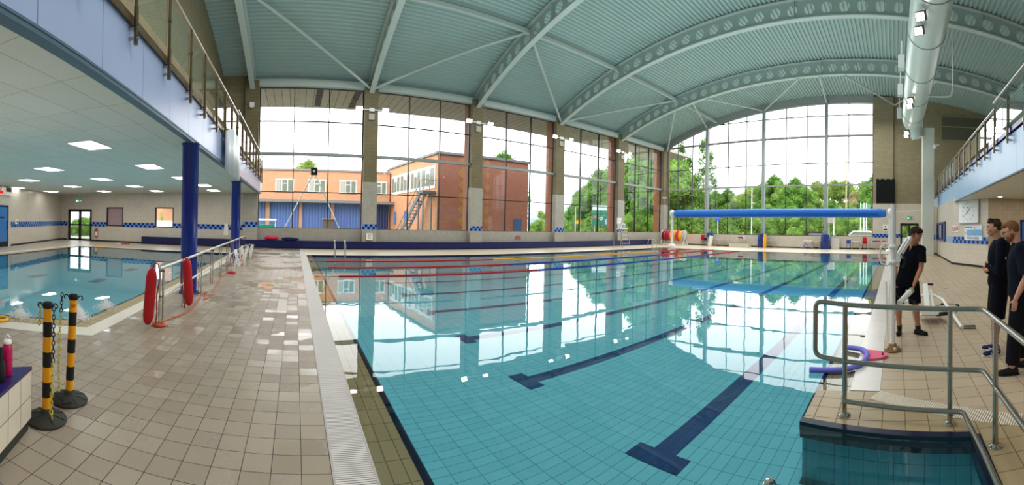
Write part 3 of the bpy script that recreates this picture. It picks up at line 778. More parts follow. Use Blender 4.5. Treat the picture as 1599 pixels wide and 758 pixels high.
def floodpair():
    r = thing('mounted_floodlight', 'x', 'floodlight')
    b = MB(); b.bar((-.95,-.06,0),(.95,-.06,0),.05,.06); b.box(-.16,.16,-.12,.0,-.1,.1); b.build('bracket', M_WHITE, r)
    for s in (-1,1):
        b = MB(); b.obox((s*.82,-.22,0),(.42,.14,.26),Matrix.Rotation(.5,3,'X')); b.build('lamp_housing', simple('light lamp housing', C('#9b9d98'), .4), r)
        b = MB(); b.obox((s*.82,-.29,-.04),(.38,.02,.22),Matrix.Rotation(.5,3,'X')); b.build('lamp_face', emit('floodlight glow',(1,.86,.70,1),16), r)
    b = MB(); b.box(-.18,.18,-.1,0,-.62,-.25); b.build('control_gear_box', M_GREYP, r)
    return r
fl = floodpair()
for i in range(4):
    loc = (P0+(i+1)*PS-.428, 23.28, 8.68)
    t = ['first','second','third','fourth'][i]+' pier from the balcony'
    t = 'twin warm floodlight bracket high on the '+t
    if i == 0: fl.location = loc; fl['label'] = t; fl['group'] = 'floodlights on the piers'
    else: dup(fl, loc, 0, t)
b = MB(); b.box(-.15,.15,-.12,0,-.3,0); b.cyl((0,-.12,-.3),(0,-.3,-.36),.05)
o = b.build('wall_lamp', M_WHITE); o.location = (P0-.43,23.28,8.9); tag(o,'small white lamp high on the leftmost pier beside the gallery','lamp')

# ------------------------------------------------------------------ ceiling light panels over the teaching pool
lp = thing('ceiling_light','x','ceiling light')
b = MB(); 
for q in ((-.34,-.31,-.52,.52),(.31,.34,-.52,.52),(-.34,.34,-.52,-.49),(-.34,.34,.49,.52)): b.box(*q,-.02,0)
b.build('frame', M_WHITE, lp)
b = MB(); b.box(-.31,.31,-.49,.49,-.014,-.002); b.build('diffuser', emit('panel glow',(1,1,.97,1),7), lp)
LPOS = [((-4.6,7.65),'largest, nearest the balcony edge'),((-4.65,11.5),'second in the row beside the blue columns'),((-8.1,10.7),'above the near middle of the small pool'),
 ((-11.3,13.4),'nearest the wall timer'),((-8.1,14.5),'in the middle of the ceiling'),((-11.4,17.2),'left of the ceiling centre'),((-8.2,18.2),'behind the central panel'),
 ((-4.6,14.9),'just left of the near blue column'),((-4.5,18.1),'between the two blue columns'),((-14.8,16.4),'beside the left wall above the blue door side'),
 ((-14.9,19.9),'in the far left corner'),((-11.6,21.0),'in the back row above the glazed exit doors'),((-8.3,21.6),'in the back row above the clear small window'),((-4.7,21.4),'in the back row left of the far blue column')]
for i,((x,y),t) in enumerate(LPOS):
    lab = 'square white ceiling light panel '+t
    if i == 0: lp.location = (x,y,BZ); lp['label'] = lab; lp['group'] = 'light panels over the small pool'
    else: dup(lp,(x,y,BZ),0,lab)
for (x,y,t) in ((15.5,-4.4,'round downlight in the soffit above the two standing men'),):
    o = thing('downlight', t, 'downlight', (x,y,3.12)); b = MB(); b.lathe([(.16,0),(.16,-.02),(.12,-.025),(.12,-.005)],(0,0,0),20); b.build('rim', M_WHITE, o)
    b = MB(); b.lathe([(0,-.012),(.12,-.012)],(0,0,0),20); b.build('lamp_face', emit('downlight glow',(1,.9,.75,1),12), o)

# ------------------------------------------------------------------ blue columns
for (x,y,r,t) in ((-2.35,8.22,.185,'thick glossy navy round column nearest the camera'),(-2.62,16.5,.205,'farther navy round column beside the end of the deck rail')):
    b = MB(); b.lathe([(r+.03,0),(r+.03,.05),(r,.06),(r,BZ-.06),(r+.015,BZ-.05),(r+.015,BZ-.002)],(0,0,0),32)
    o = b.build('column', M_NAVY); o.location=(x,y,0); tag(o,t,'column','navy columns')

# ------------------------------------------------------------------ balustrades
def balustrade(root, pts_posts, z0, zt, axis, side, glass_h, offset, rail_segs, railmat, kickmat):
    """posts fixed to a fascia; axis 'y' along y at x=offset, axis 'x' along x at y=offset"""
    def P(a, o, z): return (o, a, z) if axis=='y' else (a, o, z)
    for a in pts_posts:
        b = MB(); b.tube([P(a,offset,z0),P(a,offset,zt)],.024,10); b.tube([P(a,offset,z0-.01),P(a,offset,z0+.5)],.033,10); b.tube([P(a,offset,z0+.95),P(a,offset,z0+1.0)],.034,10)
        ps = b.build('post', railmat, root)
        b = MB()
        for z in (z0+.08,z0+.22): b.tube([P(a,offset+side*.05,z),P(a,offset-side*.11,z)],.026,8)
        b.build('fixing_bolts', M_STEEL, ps)['kind'] = 'stuff'
    for a,c in zip(pts_posts,pts_posts[1:]):
        b = MB(); q = [P(a+.06,offset-side*.02,z0+.5),P(c-.06,offset-side*.02,z0+.5),P(c-.06,offset-side*.02,zt-.12),P(a+.06,offset-side*.02,zt-.12)]
        b.quad(*q); b.build('glass_panel', M_GLASSG, root)
    for (a,c,z) in rail_segs:
        b = MB(); b.tube([P(a,offset,z),P(c,offset,z)],.032,12); b.build('handrail', M_CHROME, root)
    b = MB(); q0, q1 = P(pts_posts[0],offset-side*.06,z0+.33), P(pts_posts[-1],offset-side*.06,z0+.33); b.bar(q0,q1,.02,.12); b.build('kick_strip', kickmat, root)
M_BRONZE = simple('bronze tinted steel', C('#8d7560'), .25, .9, .08)
r = thing('balustrade','glass balustrade with bronze posts along the left gallery edge','balustrade')
balustrade(r,[2.3,3.4,4.69,6.05,7.37,8.56,9.91,11.15,12.35,13.55,14.87,16.04,17.4,18.73,20.0,21.3,22.4,23.4],4.0,5.45,'y',1,1,BX+.1,[(1.2,13.6,5.47),(13.5,23.45,5.62)],M_BRONZE,simple('gold kick strip',C('#6e5a3c'),.35,.5))
r = thing('balustrade','steel balustrade with navy kick strip along the right gallery edge','balustrade')
balustrade(r,[6.9,8.1,9.45,10.78,11.97,13.2,14.45,15.66,16.91,18.17,19.41,20.7,22.0,23.3,24.6,25.9,27.2],3.95,5.22,'x',1,1,RY+.1,[(10.7,27.3,5.24),(5.5,10.85,5.45)],simple('satin steel',C('#a9a294'),.25,.9,.05),M_NAVY)
b = MB(); N = 14
pts = [(BX+.19+.03*math.sin(i*1.3), 11.0+2.65*i/N) for i in range(N+1)]
vs = []
for i,(x,y) in enumerate(pts):
    top = 4.15+.42*math.sin(PI*min(1,(i/N)*.75+.1)); vs += [(x,y,3.12-.03*(i%2)),(x,y,top),(x-.06,y,top),(x-.06,y,3.12-.03*(i%2))]
fs = [(4*i+k,4*i+(k+1)%4,4*i+4+(k+1)%4,4*i+4+k) for i in range(N) for k in range(4)]+[(3,2,1,0),(4*N,4*N+1,4*N+2,4*N+3)]
b.add(vs,fs,True); tag(b.build('hanging_sheet', simple('milky plastic sheet', C('#cdd2da'), .35, 0, .08, 2)),'milky white sheet hung over the left gallery edge','sheet')
b = MB(); b.rbox(-.18,.18,-.15,.15,-.35,.35,.03); b.mi=1; b.lathe([(0,.16),(.13,.16),(.1,.12)],(0,0,.1),16,'y')
o = b.build('mounted_loudspeaker',[M_BLACK,M_GREYP]); o.location=(28.3,-2.75,6.25); o.rotation_euler=(0,0,PI/2); tag(o,'black loudspeaker above the far end of the right gallery','loudspeaker')
b = MB(); b.box(-.02,.02,-.06,.06,-.35,.35); o2=b.build('speaker_bracket',M_BLACK,o)
b = MB(); b.ell((0,0,0),(.13,.13,.16),14,10); b.box(-.05,.05,-.3,0,.05,.12)
o = b.build('mounted_camera', M_WHITEP); o.location=(25.35,-2.66,7.35); tag(o,'small white camera dome beside the duct pillar','camera')
b = MB(); b.box(-.1,.1,-.3,0,-.05,.05); b.box(-.08,.08,-.42,-.3,-.06,.04)
o = b.build('mounted_camera', M_WHITEP); o.location=(33.3,23.2,4.9); tag(o,'tiny white camera high in the far corner between window walls','camera')

# ------------------------------------------------------------------ louvre, screen, signs
r = thing('wall_grille','dark louvred grille high on the right end wall','grille',(EX,0,0))
b = MB(); b.box(-.06,-.01,-8.35,-4.15,9.9,12.1); b.build('louvre', simple('dark louvre',C('#5b5a4c'),.5,0,.05), r)
b = MB()
for z in (9.9,11.15,12.1): b.box(-.1,-.02,-8.4,-4.1,z-.05,z+.05)
for y in (-8.35,-4.15): b.box(-.095,-.025,y-.05,y+.05,9.86,12.14)
b.build('frame', simple('buff frame',C('#8d8468'),.5), r)
r = thing('mounted_display','large black switched-off display on the end wall pilaster','display',(EX-.36,.83,5.2))
b = MB(); b.rbox(-.02,.05,-.83,.83,-1.08,1.08,.01); b.build('screen', simple('dark display',C('#0d0e10'),.3), r)
b = MB(); 
for y in (-.5,0,.5): b.cyl((-.03,y,1.0),(-.06,y,1.05),.06,8)
b.build('lamp', M_GREYP, r)
def exit_sign(loc, rz, label, w=.5, h=.26):
    r = thing('exit_sign', label, 'sign', loc, rz)
    b = MB(); b.box(-w/2,w/2,-.03,0,-h/2,h/2); b.build('sign_panel', emit('lit green sign',C('#0c8a5c'),.9), r)
    b = MB(); y=-.034
    b.box(-w*.42,-w*.22,y,y+.004,-h*.3,h*.3)     # door
    b.ell((.0,y,h*.22),(.022,.003,.022),8,6)       # running figure
    b.bar((0,y,h*.12),(-.02,y,-h*.08),.004,.03,(0,1,0)); b.bar((-.02,y,-h*.08),(.05,y,-h*.3),.004,.018,(0,1,0)); b.bar((-.02,y,-h*.08),(-.06,y,-h*.3),.004,.018,(0,1,0))
    b.bar((0,y,h*.1),(-.06,y,h*.02),.004,.015,(0,1,0)); b.bar((0,y,h*.1),(.05,y,h*.0),.004,.015,(0,1,0))
    b.bar((.1,y,0),(.21,y,0),.004,.03,(0,1,0)); b.add([(.18,y,.05),(.23,y,0),(.18,y,-.05)],[(0,1,2)],False)
    b.build('pictogram', emit('lit white pictogram',(1,1,1,1),1.2), r)
    return r
exit_sign((-15.12,WY-.04,2.9),0,'green running-man exit sign above the glazed doors of the small pool')
exit_sign((EX-.02,-1.37,2.82),-PI/2,'green running-man exit sign above the end wall door')
# fire extinguisher
r = thing('fire_extinguisher','red fire extinguisher on the wall right of the glazed doors','fire extinguisher',(-13.55,WY-.14,.3))
b = MB(); b.lathe([(.0,0),(.085,0),(.09,.02),(.09,.45),(.07,.52),(.03,.55),(.03,.58),(0,.58)],(0,0,0),18); b.build('cylinder_body', M_RED, r)
b = MB(); b.bar((-.02,0,.6),(.1,-.02,.66),.03,.02); b.bar((-.02,0,.58),(.1,-.02,.56),.03,.02); b.build('lever', M_BLACK, r)
b = MB(); b.tube([(0,-.02,.58),(-.08,-.05,.6),(-.13,-.05,.5),(-.12,-.03,.2)],.012,8); b.build('hose', M_BLACK, r)
b = MB(); b.tube([(0,0,.1),(0,.0,.4)],.0915,18,caps=False); b.build('label_band', M_WHITEP, r)
# left wall: blue door, timer boxes, thermostat
def onL(o): o.parent = LW; return o
r = thing('door_3','x','x',(-16.66+.2395*8.32,23.66-.971*8.32,0),math.atan2(-8.88,2.19)); r['kind']='structure'; del r['label']; del r['category']
b = MB(); b.box(0,.1,0,.05,0,2.3); b.box(2.1,2.2,0,.05,0,2.3); b.box(0,2.2,0,.05,2.2,2.3); b.build('door_frame', M_NAVY, r)
lf = MB(); lf.box(.1,2.1,.005,.04,.02,2.2); d = lf.build('door_leaf', simple('mid blue door',C('#2f74b8'),.35,0,.05), r)
b = MB(); b.box(.1,2.1,.04,.045,.02,.3); b.build('kick_plate', M_BLACK, d)
b = MB(); b.tube([(.2,.09,.95),(.2,.09,1.4)],.018,8); b.box(.18,.22,.04,.09,.96,.99); b.box(.18,.22,.04,.09,1.36,1.39); b.build('handle', M_BLACK, d)
b = MB(); b.box(.5,.9,.041,.046,1.58,1.66); b.build('name_plate', M_BLACK, d)
for k,(s,t) in enumerate(((8.45,'white wall timer box with a dark red display above the blue door'),(9.35,'white wall timer box with round clock face at the left picture edge'))):
    r = thing('wall_timer', t, 'timer', (-16.66+.2395*s,23.66-.971*s,3.1), math.atan2(-8.88,2.19))
    b = MB(); b.rbox(-.4,.4,0,.12,-.25,.22,.01); b.build('timer_case', M_WHITEP, r)
    b = MB(); 
    if k == 0: b.box(-.3,.3,.12,.125,-.05,.18)
    else: b.box(-.3,.1,.12,.125,-.2,-.02)
    b.build('display', simple('dark red display',C('#4a0a10'),.3) if k==0 else emit('red digits',C('#e01818'),1.5), r)
    if k == 1:
        b = MB(); b.ring((0,.125,.1),.09,.012,20,6,'y'); b.bar((0,.125,.1),(.05,.125,.13),.004,.01,(0,1,0)); b.build('dial', M_BLACK, r)
b = MB(); b.rbox(-.16,.16,0,.09,-.13,.13,.02); b.mi=1; b.box(-.07,.07,.09,.095,-.07,.07)
s = 7.35; o = b.build('mounted_thermostat',[M_WHITEP,simple('grey slots',C('#6d665c'),.4)]); o.location=(-16.66+.2395*s,23.66-.971*s,1.38); o.rotation_euler=(0,0,math.atan2(-8.88,2.19))
tag(o,'small white control box on the chequered tile band of the left wall','control box')
# window wall bits
b = MB(); b.rbox(-.2,.2,-.12,0,-.22,.2,.02); b.mi=1; b.ring((0,-.125,.05),.08,.01,16,6,'y'); b.box(-.1,.1,-.125,-.12,-.12,-.1)
o = b.build('wall_socket_box',[M_WHITEP,M_BLACK]); o.location=(4.55,23.25,.82); tag(o,'white box with a round dark emblem low on the first pier','box')
def no_sign(loc, rz, label, s=.3, runner=False):
    r = thing('prohibition_sign', label, 'sign', loc, rz)
    b = MB(); b.box(-s*1.05,s*1.05,-.006,0,-s*.6,s*.6); b.build('sign_panel', M_WHITEP, r)
    b = MB(); b.ring((-s*.5,-.01,0),s*.42,s*.055,24,6,'y'); b.bar((-s*.78,-.01,s*.28),(-s*.22,-.01,-s*.28),.01,s*.08,(0,1,0)); b.build('red_ring', M_RED, r)
    b = MB(); b.bar((-s*.68,-.008,0),(-s*.32,-.008,0),.006,s*.07,(0,1,0)); b.build('pictogram', M_BLACK, r)
    b = MB(); 
    for q in (.25,-.02,-.3): b.box(s*.1,s*.95,-.01,-.005,s*q,s*q+s*.2)
    b.build('lettering', M_RED, r)
    return r
r = thing('prohibition_sign','small red no-entry decal on the low wall under the third window','sign',(15.65,WY-.005,.78))
b = MB(); b.ring((-.12,-.01,0),.13,.02,20,6,'y'); b.bar((-.2,-.01,.09),(-.04,-.01,-.09),.008,.025,(0,1,0)); b.build('red_ring',M_RED,r)
b = MB(); b.ell((.13,-.01,.13),(.04,.008,.04),8,6); b.bar((.13,-.01,.1),(.15,-.01,-.03),.01,.07,(0,1,0)); b.bar((.15,-.01,-.03),(.08,-.01,-.18),.01,.04,(0,1,0)); b.bar((.15,-.01,-.03),(.22,-.01,-.18),.01,.04,(0,1,0)); b.build('pictogram',M_RED,r)
# long navy bench with items
for x0,x1,t in ((-9.9,-3.35,'navy boxed bench along the far side of the small pool'),(-3.3,31.4,'long navy boxed bench under the tall windows')):
    r = thing('bench', t, 'bench', (x0,23.14,0)); LN = x1-x0
    solid = [(P0+k*PS-.95-x0, P0+k*PS+.1-x0) for k in range(6)]
    spans = []; c_ = 0
    for q0,q1 in solid:
        if q0 > c_ and c_ < LN: spans.append((c_,min(q0,LN)))
        c_ = max(c_,q1)
    b = MB(); b.box(0,LN,.0,.08,.43,.485)
    for q0,q1 in spans: b.box(q0,q1,.08,.47,.43,.485)
    b.build('seat', M_BENCH, r)
    b = MB(); b.box(0,LN,.03,.08,.08,.43); b.build('front_panel', M_BENCH, r)
    b = MB(); b.box(0,LN,.05,.08,0,.08); b.build('plinth', M_BLACK, r)
def lump(name, loc, size, mat, label, cat, seed=1, n=5):
    rr = random.Random(seed); b = MB()
    for i in range(n):
        b.ell((rr.uniform(-.3,.3)*size[0],rr.uniform(-.2,.2)*size[1],size[2]*rr.uniform(.3,.45)),(size[0]*rr.uniform(.25,.42),size[1]*.4,size[2]*rr.uniform(.3,.5)),12,8)
    o = b.build(name, mat); o.location = loc
    return tag(o,label,cat)
lump('swim_bag',(-1.5,23.4,.487),(.75,.3,.28),simple('hot pink fabric',C('#d8194e'),.6),'crumpled pink and red bag lying on the navy bench by the deck rail','bag',3)
lump('swim_bag',(-.5,23.4,.487),(1.1,.3,.22),simple('navy cloth',C('#11163f'),.7),'dark navy bag lying flat on the long bench','bag',5)
b = MB(); vs=[]; 
for i in range(9):
    x=-.16+.04*i; d=.02*math.sin(i*1.9); vs += [(x*.7,-.03+d,.7),(x,-.06+d,0.0)]
b.add(vs,[(2*i,2*i+1,2*i+3,2*i+2) for i in range(8)],True); b.cyl((0,0,.72),(0,-.08,.72),.02)
o=b.build('hanging_towel',M_WHITEP); o.location=(-4.35,WY-.02,.72); tag(o,'white towel hanging on the wall left of the far navy column','towel')
r = thing('float_mat','flat red and white swim floats lying by the end of the navy bench','float',(-10.8,22.2,0))
b = MB(); b.rbox(-.4,-.05,-.15,.15,0,.06,.04); b.build('white_float',M_WHITEP,r); b=MB(); b.rbox(-.05,.45,-.18,.18,0,.06,.05); b.build('red_float',M_RED,r)
b = MB(); b.rbox(-.3,.3,-.06,.06,0,.05,.04); o=b.build('pool_marker',M_YELLOW); o.location=(-10.9,19.3,.003); tag(o,'small yellow marker at the far edge of the small pool','marker')
r = thing('throw_ring','bright yellow floating ring at the near edge of the small pool','float',(-4.22,4.33,.03)); b=MB(); b.ring((0,0,0),.12,.025,24,8); b.build('ring_body',M_YELLOW,r)
# water splashes at the inlets
def splash(loc, s, label, seed):
    rr = random.Random(seed); b = MB()
    for i in range(1300):
        a = rr.uniform(0,2*PI); q = abs(rr.gauss(0,.45)); z = max(0,rr.gauss(.25,.28))*(1.1-min(1,q))
        d = Vector((math.cos(a)*q*s,math.sin(a)*q*s,z*s))
        b.ell(d, rr.uniform(.004,.013)*s*2.6, 5, 3)
    o = b.build('water_splash', simple('white foam',C('#ffffff'),.5,0,.02)); o.location = loc
    return tag(o,label,'splash','frothing inlets along the small pool',kind='stuff')
splash((-4.15,4.72,-.01),.26,'white froth of water at the left inlet of the small pool',1)
splash((-3.55,5.55,-.01),.2,'white froth of water behind the leaning chain post',2)
splash((-3.3,5.22,-.01),.26,'white froth of water at the near corner of the small pool',3)
splash((-3.32,6.15,-.01),.24,'white froth of water on the right edge of the small pool',4)

# ------------------------------------------------------------------ deck rail with rescue tubes
def rx(y): return -2.0-.035*(y-5.5)
r = thing('guard_rail','white two-bar steel guard rail between the deck and the small pool','railing')
ys = [5.5+1.4*i for i in range(10)]
for y in ys:
    b = MB(); b.box(rx(y)-.035,rx(y)-.02,y-.03,y+.03,0,.86); b.box(rx(y)+.02,rx(y)+.035,y-.03,y+.03,0,.86); b.box(rx(y)-.04,rx(y)+.04,y-.035,y+.035,0,.02); b.box(rx(y)-.035,rx(y)+.035,y-.025,y+.025,.84,.88)
    b.build('post', M_STEEL, r)
b = MB(); b.tube([(rx(y),y,.9) for y in (5.4,18.2)],.026,10); b.build('top_rail', simple('bright rail',C('#d2d0cb'),.3,.3), r)
b = MB(); b.tube([(rx(y),y,.45) for y in (5.5,18.1)],.022,10); b.build('lower_rail', simple('bright rail',C('#d2d0cb'),.3,.3), r)
def rescue(loc, rot, label, strap):
    r = thing('rescue_tube', label, 'rescue tube', loc); r.rotation_euler = rot
    b = MB(); prof = [(0,-.44),(.4,-.43),(.8,-.38),(1,-.3),(1,0),(1,.3),(.8,.38),(.4,.43),(0,.44)]
    vs = []; n = 16
    for (q,z) in prof:
        for k in range(n): a=2*PI*k/n; vs.append((.085*max(q,.02)*math.cos(a),.045*max(q,.02)*math.sin(a)+.0*z,z))
    fs = [(i*n+k,i*n+(k+1)%n,(i+1)*n+(k+1)%n,(i+1)*n+k) for i in range(len(prof)-1) for k in range(n)]
    b.add(vs,fs,True); b.build('foam_body', simple('red vinyl foam',C('#b5121e'),.35,0,.08), r)
    b = MB(); b.tube(strap,.010,8); b.build('strap', simple('dark red webbing',C('#8e0f1a'),.6), r)
    b = MB(); b.ring((0,0,.46),.025,.006,12,6,'y'); b.build('buckle', M_BLACK, r)
    return r
rescue((-2.16,5.42,.46),(0,.07,.4),'red foam rescue tube hanging on the near end post of the deck rail',[(0,0,.44),(.04,0,.52),(.09,.03,.5),(.13,.02,.3),(.1,0,.0),(.13,-.02,-.25),(.12,-.02,-.42)])
rescue((-1.93,6.72,.5),(0,-.07,.5),'red foam rescue tube hanging on the second post of the deck rail',[(0,0,.44),(-.05,.02,.44),(-.1,.02,.38),(-.13,0,.1),(-.1,-.01,-.2),(-.09,0,-.48)])
b = MB(); P_ = [(-1.9,5.55),(-2.0,5.42),(-2.14,5.46),(-2.16,5.6),(-2.05,5.75),(-1.95,6.1),(-1.87,6.41),(-1.86,6.9),(-1.93,7.51),(-2.0,8.0),(-2.0,8.5),(-1.95,8.2),(-1.84,7.6),(-1.78,7.9),(-1.9,8.9),(-2.03,10.0),(-2.1,10.9),(-2.12,12.1)]
pts = []
for i in range(len(P_)-1):
    for k in range(5): t=k/5; pts.append((P_[i][0]*(1-t)+P_[i+1][0]*t, P_[i][1]*(1-t)+P_[i+1][1]*t, .01))
b.tube(pts,.009,6); tag(b.build('throw_rope', simple('orange rope',C('#c4512a'),.6)),'thin orange rope trailing along the foot of the deck rail','rope')
b = MB(); b.lathe([(.0,0),(.09,0),(.1,.02),(.09,.05),(.0,.055)],(0,0,0),18); o=b.build('rope_coil',simple('orange rope',C('#c4512a'),.6)); o.location=(-2.03,5.5,.0); tag(o,'flat red-orange coil of rope at the foot of the near rail post','rope')
def aframe(loc, rz, label, h=.62, w=.3):
    r = thing('floor_sign', label, 'sign', loc, rz, 'white caution boards at the deck rail')
    for s in (-1,1):
        b = MB(); M = Matrix.Rotation(-s*.22,3,'X'); b.obox((0,s*.075,h/2-.005),(w,.012,h),M); p = b.build('board', M_WHITEP, r)
        b = MB(); c = Vector((0,s*.075+s*.01,h/2)); 
        b.ring((0,0,0),.075,.012,18,6,'y'); b.bar((-.05,0,.05),(.05,0,-.05),.004,.014,(0,1,0))
        for z in (-.13,-.17,-.21): b.box(-.1,.1,-.002,.002,z,z+.022)
        b.v = [tuple(M@Vector(v)+c+M@Vector((0,0,.06))) for v in b.v]; b.build('red_symbol', M_RED, p)
    b = MB(); b.box(-.05,.05,-.012,.012,h-.03,h+.01); b.build('hinge', M_GREYP, r)
    return r
a1 = aframe((-1.98,12.2,0),1.9,'white caution board leaning furthest forward at the deck rail, red base below it')
dup(a1,(-2.0,13.5,0),1.4,'wide white caution board with red markings, middle of the deck rail boards')
dup(a1,(-1.93,14.1,0),2.0,'white caution board just behind the wide one at the deck rail')
dup(a1,(-2.06,15.5,0),1.5,'tall white caution board beside the far posts of the deck rail')
dup(a1,(-2.0,16.6,0),2.1,'last white caution board before the end of the deck rail')
b = MB(); b.lathe([(0,0),(.12,0),(.13,.03),(.08,.06),(0,.06)],(0,0,0),16); o=b.build('rope_coil',M_RED); o.location=(-1.96,11.75,0); tag(o,'red coil on the floor in front of the first caution board','rope')

# ------------------------------------------------------------------ tiled seat block with bottles, bottom left
A,B_,C_,D_ = (-1.87,2.28),(-1.50,1.0),(-2.5,.6),(-2.62,1.43)
r = thing('seat_block','low white tiled block with a navy top at the lower left corner','tiled seat',(0,0,0))
b = MB(); b.prism([A,D_,C_,B_],.09,.47)
da = Vector((B_[0]-A[0],B_[1]-A[1])); ang = math.atan2(da.y,da.x)
blk = MB(); cs,sn = math.cos(ang),math.sin(ang)
def loc2(p): x,y=p[0]-A[0],p[1]-A[1]; return (x*cs+y*sn,-x*sn+y*cs)
lp_ = [loc2(p) for p in (A,D_,C_,B_)]
blk.prism(lp_,.09,.465); o = blk.build('tiled_side', tile('block side tile','XZ',.2,.2,C('#d8cfbc'),C('#d2c9b6'),C('#75695a'),ms=.004,rough=.2,off=(0,.065)), r, (A[0],A[1],0), ang)
b = MB(); b.prism(lp_,.465,.49); b.build('navy_top', simple('navy top tile',C('#24205c'),.2,0,.1), r, (A[0],A[1],0), ang)
cx = sum(p[0] for p in lp_)/4; cy = sum(p[1] for p in lp_)/4
b = MB(); b.prism([(cx+(x-cx)*.97,cy+(y-cy)*.97) for x,y in lp_],0,.09); b.build('plinth', simple('dark plinth',C('#2c2f2c'),.5), r, (A[0],A[1],0), ang)
r = thing('water_bottle','translucent pink drinks bottle with a white flip lid on the navy tiled top','bottle',(-1.90,2.03,.49))
b = MB(); b.lathe([(0,0),(.036,0),(.04,.01),(.04,.19),(.036,.215),(.03,.225),(.03,.235)],(0,0,0),20); b.build('bottle_body', simple('pink plastic',C('#c2185a'),.18,0,.05), r)
b = MB(); b.lathe([(.032,.235),(.032,.255),(.02,.262),(0,.264)],(0,0,0),18); b.tube([(-.02,0,.26),(-.025,0,.285),(0,0,.295),(.03,0,.28)],.007,8); b.build('flip_lid', M_WHITEP, r)
r = thing('water_bottle','black drinks bottle cut by the left picture edge beside the pink one','bottle',(-1.86,1.915,.49))
b = MB(); b.lathe([(0,0),(.034,0),(.038,.01),(.038,.12),(.03,.14),(.02,.15)],(0,0,0),20); b.build('bottle_body', M_BLACK, r)
b = MB(); b.lathe([(.02,.15),(.02,.23),(.014,.24),(0,.24)],(0,0,0),14); b.build('cap', M_BLACK, r)

# ------------------------------------------------------------------ chain posts
def chain_pts(P, pitch=.034):
    """resample polyline at the pitch"""
    out = []; P = [Vector(p) for p in P]; acc = 0
    for a,c in zip(P,P[1:]):
        Ls = (c-a).length
        while acc < Ls: out.append((a+(c-a)*(acc/Ls),(c-a).normalized())); acc += pitch
        acc -= Ls
    return out
def chain(name, P, label, mats, switch):
    b = MB(); 
    for i,(p,t) in enumerate(chain_pts(P)):
        b.mi = 0 if i < switch else 1
        u = t.orthogonal().normalized(); w = t.cross(u)
        if i%2: u = w
        pts = [p+t*.022*math.cos(2*PI*k/10)+u*.012*math.sin(2*PI*k/10) for k in range(10)]
        b.tube(pts,.0042,5,closed=True)
    return tag(b.build(name,mats),label,'chain','plastic chains on the striped posts')
M_YP = simple('yellow post plastic',C('#f0a30a'),.35,0,.06)
def chainpost(loc, tilt, label, top, r0):
    r = thing('barrier_post', label, 'post', loc); r.rotation_euler = tilt
    n = 9 if top else 8
    b = MB(); H = .86; z0 = .07
    b.lathe([(.036,z0),(.036,z0+H)],(0,0,0),20)
    bands = 7
    b2 = MB(); o = b.build('tube', M_YP, r)
    for k in range(bands):
        if k%2 == 1:
            b2 = MB(); b2.tube([(0,0,z0+H*k/bands),(0,0,z0+H*(k+1)/bands)],.0368,20); b2.build('black_band', M_BLACK, o)
    b = MB(); b.lathe([(.0,0),(.165,0),(.17,.012),(.16,.025),(.06,.05),(.045,.075),(.04,.1),(.038,.1)],(0,0,0),32)
    for k in range(8):
        a = 2*PI*k/8; b.bar((.05*math.cos(a),.05*math.sin(a),.05),(.155*math.cos(a),.155*math.sin(a),.026),.01,.012)
    b.build('base', simple('dusty black rubber',C('#34332f'),.7,0,.2,12), r)
    b = MB(); b.lathe([(.037,.915),(.042,.92),(.042,.955),(.03,.965),(0,.965)],(0,0,0),20)
    for s in (-1,1): b.tube([(s*.04,0,.93),(s*.06,0,.955),(s*.08,0,.95),(s*.085,0,.93),(s*.075,0,.915)],.006,8)
    b.build('hook_cap', M_BLACK, r)
    return r
chainpost((-1.86,2.46,0),(0,0,.3),'yellow and black striped chain post standing nearer the tiled block',False,.14)
p2_ = chainpost((-1.90,2.85,0),(0,.03,.3),'slightly leaning yellow and black striped chain post with red letters near its top',True,.16)
P2R = p2_
M_YC = simple('yellow chain plastic',C('#c9b93a'),.4); M_BC = simple('black chain plastic',C('#15161a'),.4)
chain('chain',[(-1.79,2.45,.92),(-1.785,2.44,.5),(-1.785,2.42,.12),(-1.76,2.4,.08)],'half black half yellow chain hanging on the right of the near striped post',[M_BC,M_YC],13)
chain('chain',[(-1.935,2.46,.92),(-1.937,2.45,.78)],'short yellow chain end on the left hook of the near striped post',[M_YC,M_YC],3)
chain('chain',[(-1.97,2.82,.95),(-1.965,2.78,.6),(-1.94,2.74,.3),(-1.92,2.72,.12)],'yellow and black chain hanging between the two striped posts',[M_BC,M_YC],5)
chain('chain',[(-1.92,2.70,.09),(-1.86,2.68,.07),(-1.82,2.64,.07),(-1.80,2.7,.06),(-1.78,2.74,.05)],'dark chain lying across the rubber base of the leaning post',[M_BC,M_BC],3)
# ------------------------------------------------------------------ pool equipment
def lane_rope(y, segs, label):
    r = thing('lane_rope', label, 'lane rope', (0,y,0), 0, 'floating lane ropes')
    for (x0,x1,m) in segs:
        b = MB(); n = int((x1-x0)/.11)
        b.tube([(x0,0,.0),(x1,0,.0)],.028,8)
        b.build('float_line', m, r)
        b = MB()
        for i in range(0,min(n,90)):
            x = x0+(x1-x0)*(i+.5)/min(n,90); b.lathe([(.026,x-.012),(.043,x),(.026,x+.012)],(0,0,0),8,'x')
        b.build('float_discs', m, r)['kind'] = 'stuff'
    b = MB(); b.tube([(.71,0,-.02),(segs[0][0],0,.0)],.008,6); b.build('cord', simple('teal cord',C('#1f5a63'),.6), r)
    b = MB(); b.lathe([(0,-.02),(.06,-.02),(.06,.005),(0,.01)],(.70,0,0),12); b.build('anchor', simple('anchor cap %.0f'%y,C({16:'#a02020',14:'#1a6b34',12:'#8f8a20'}.get(round(y),'#333333')),.5), r)
    return r
M_RR = simple('red rope float',C('#b81528'),.4); M_RB = simple('blue rope float',C('#27309a'),.4); M_RY = simple('yellow rope float',C('#e8a312'),.4)
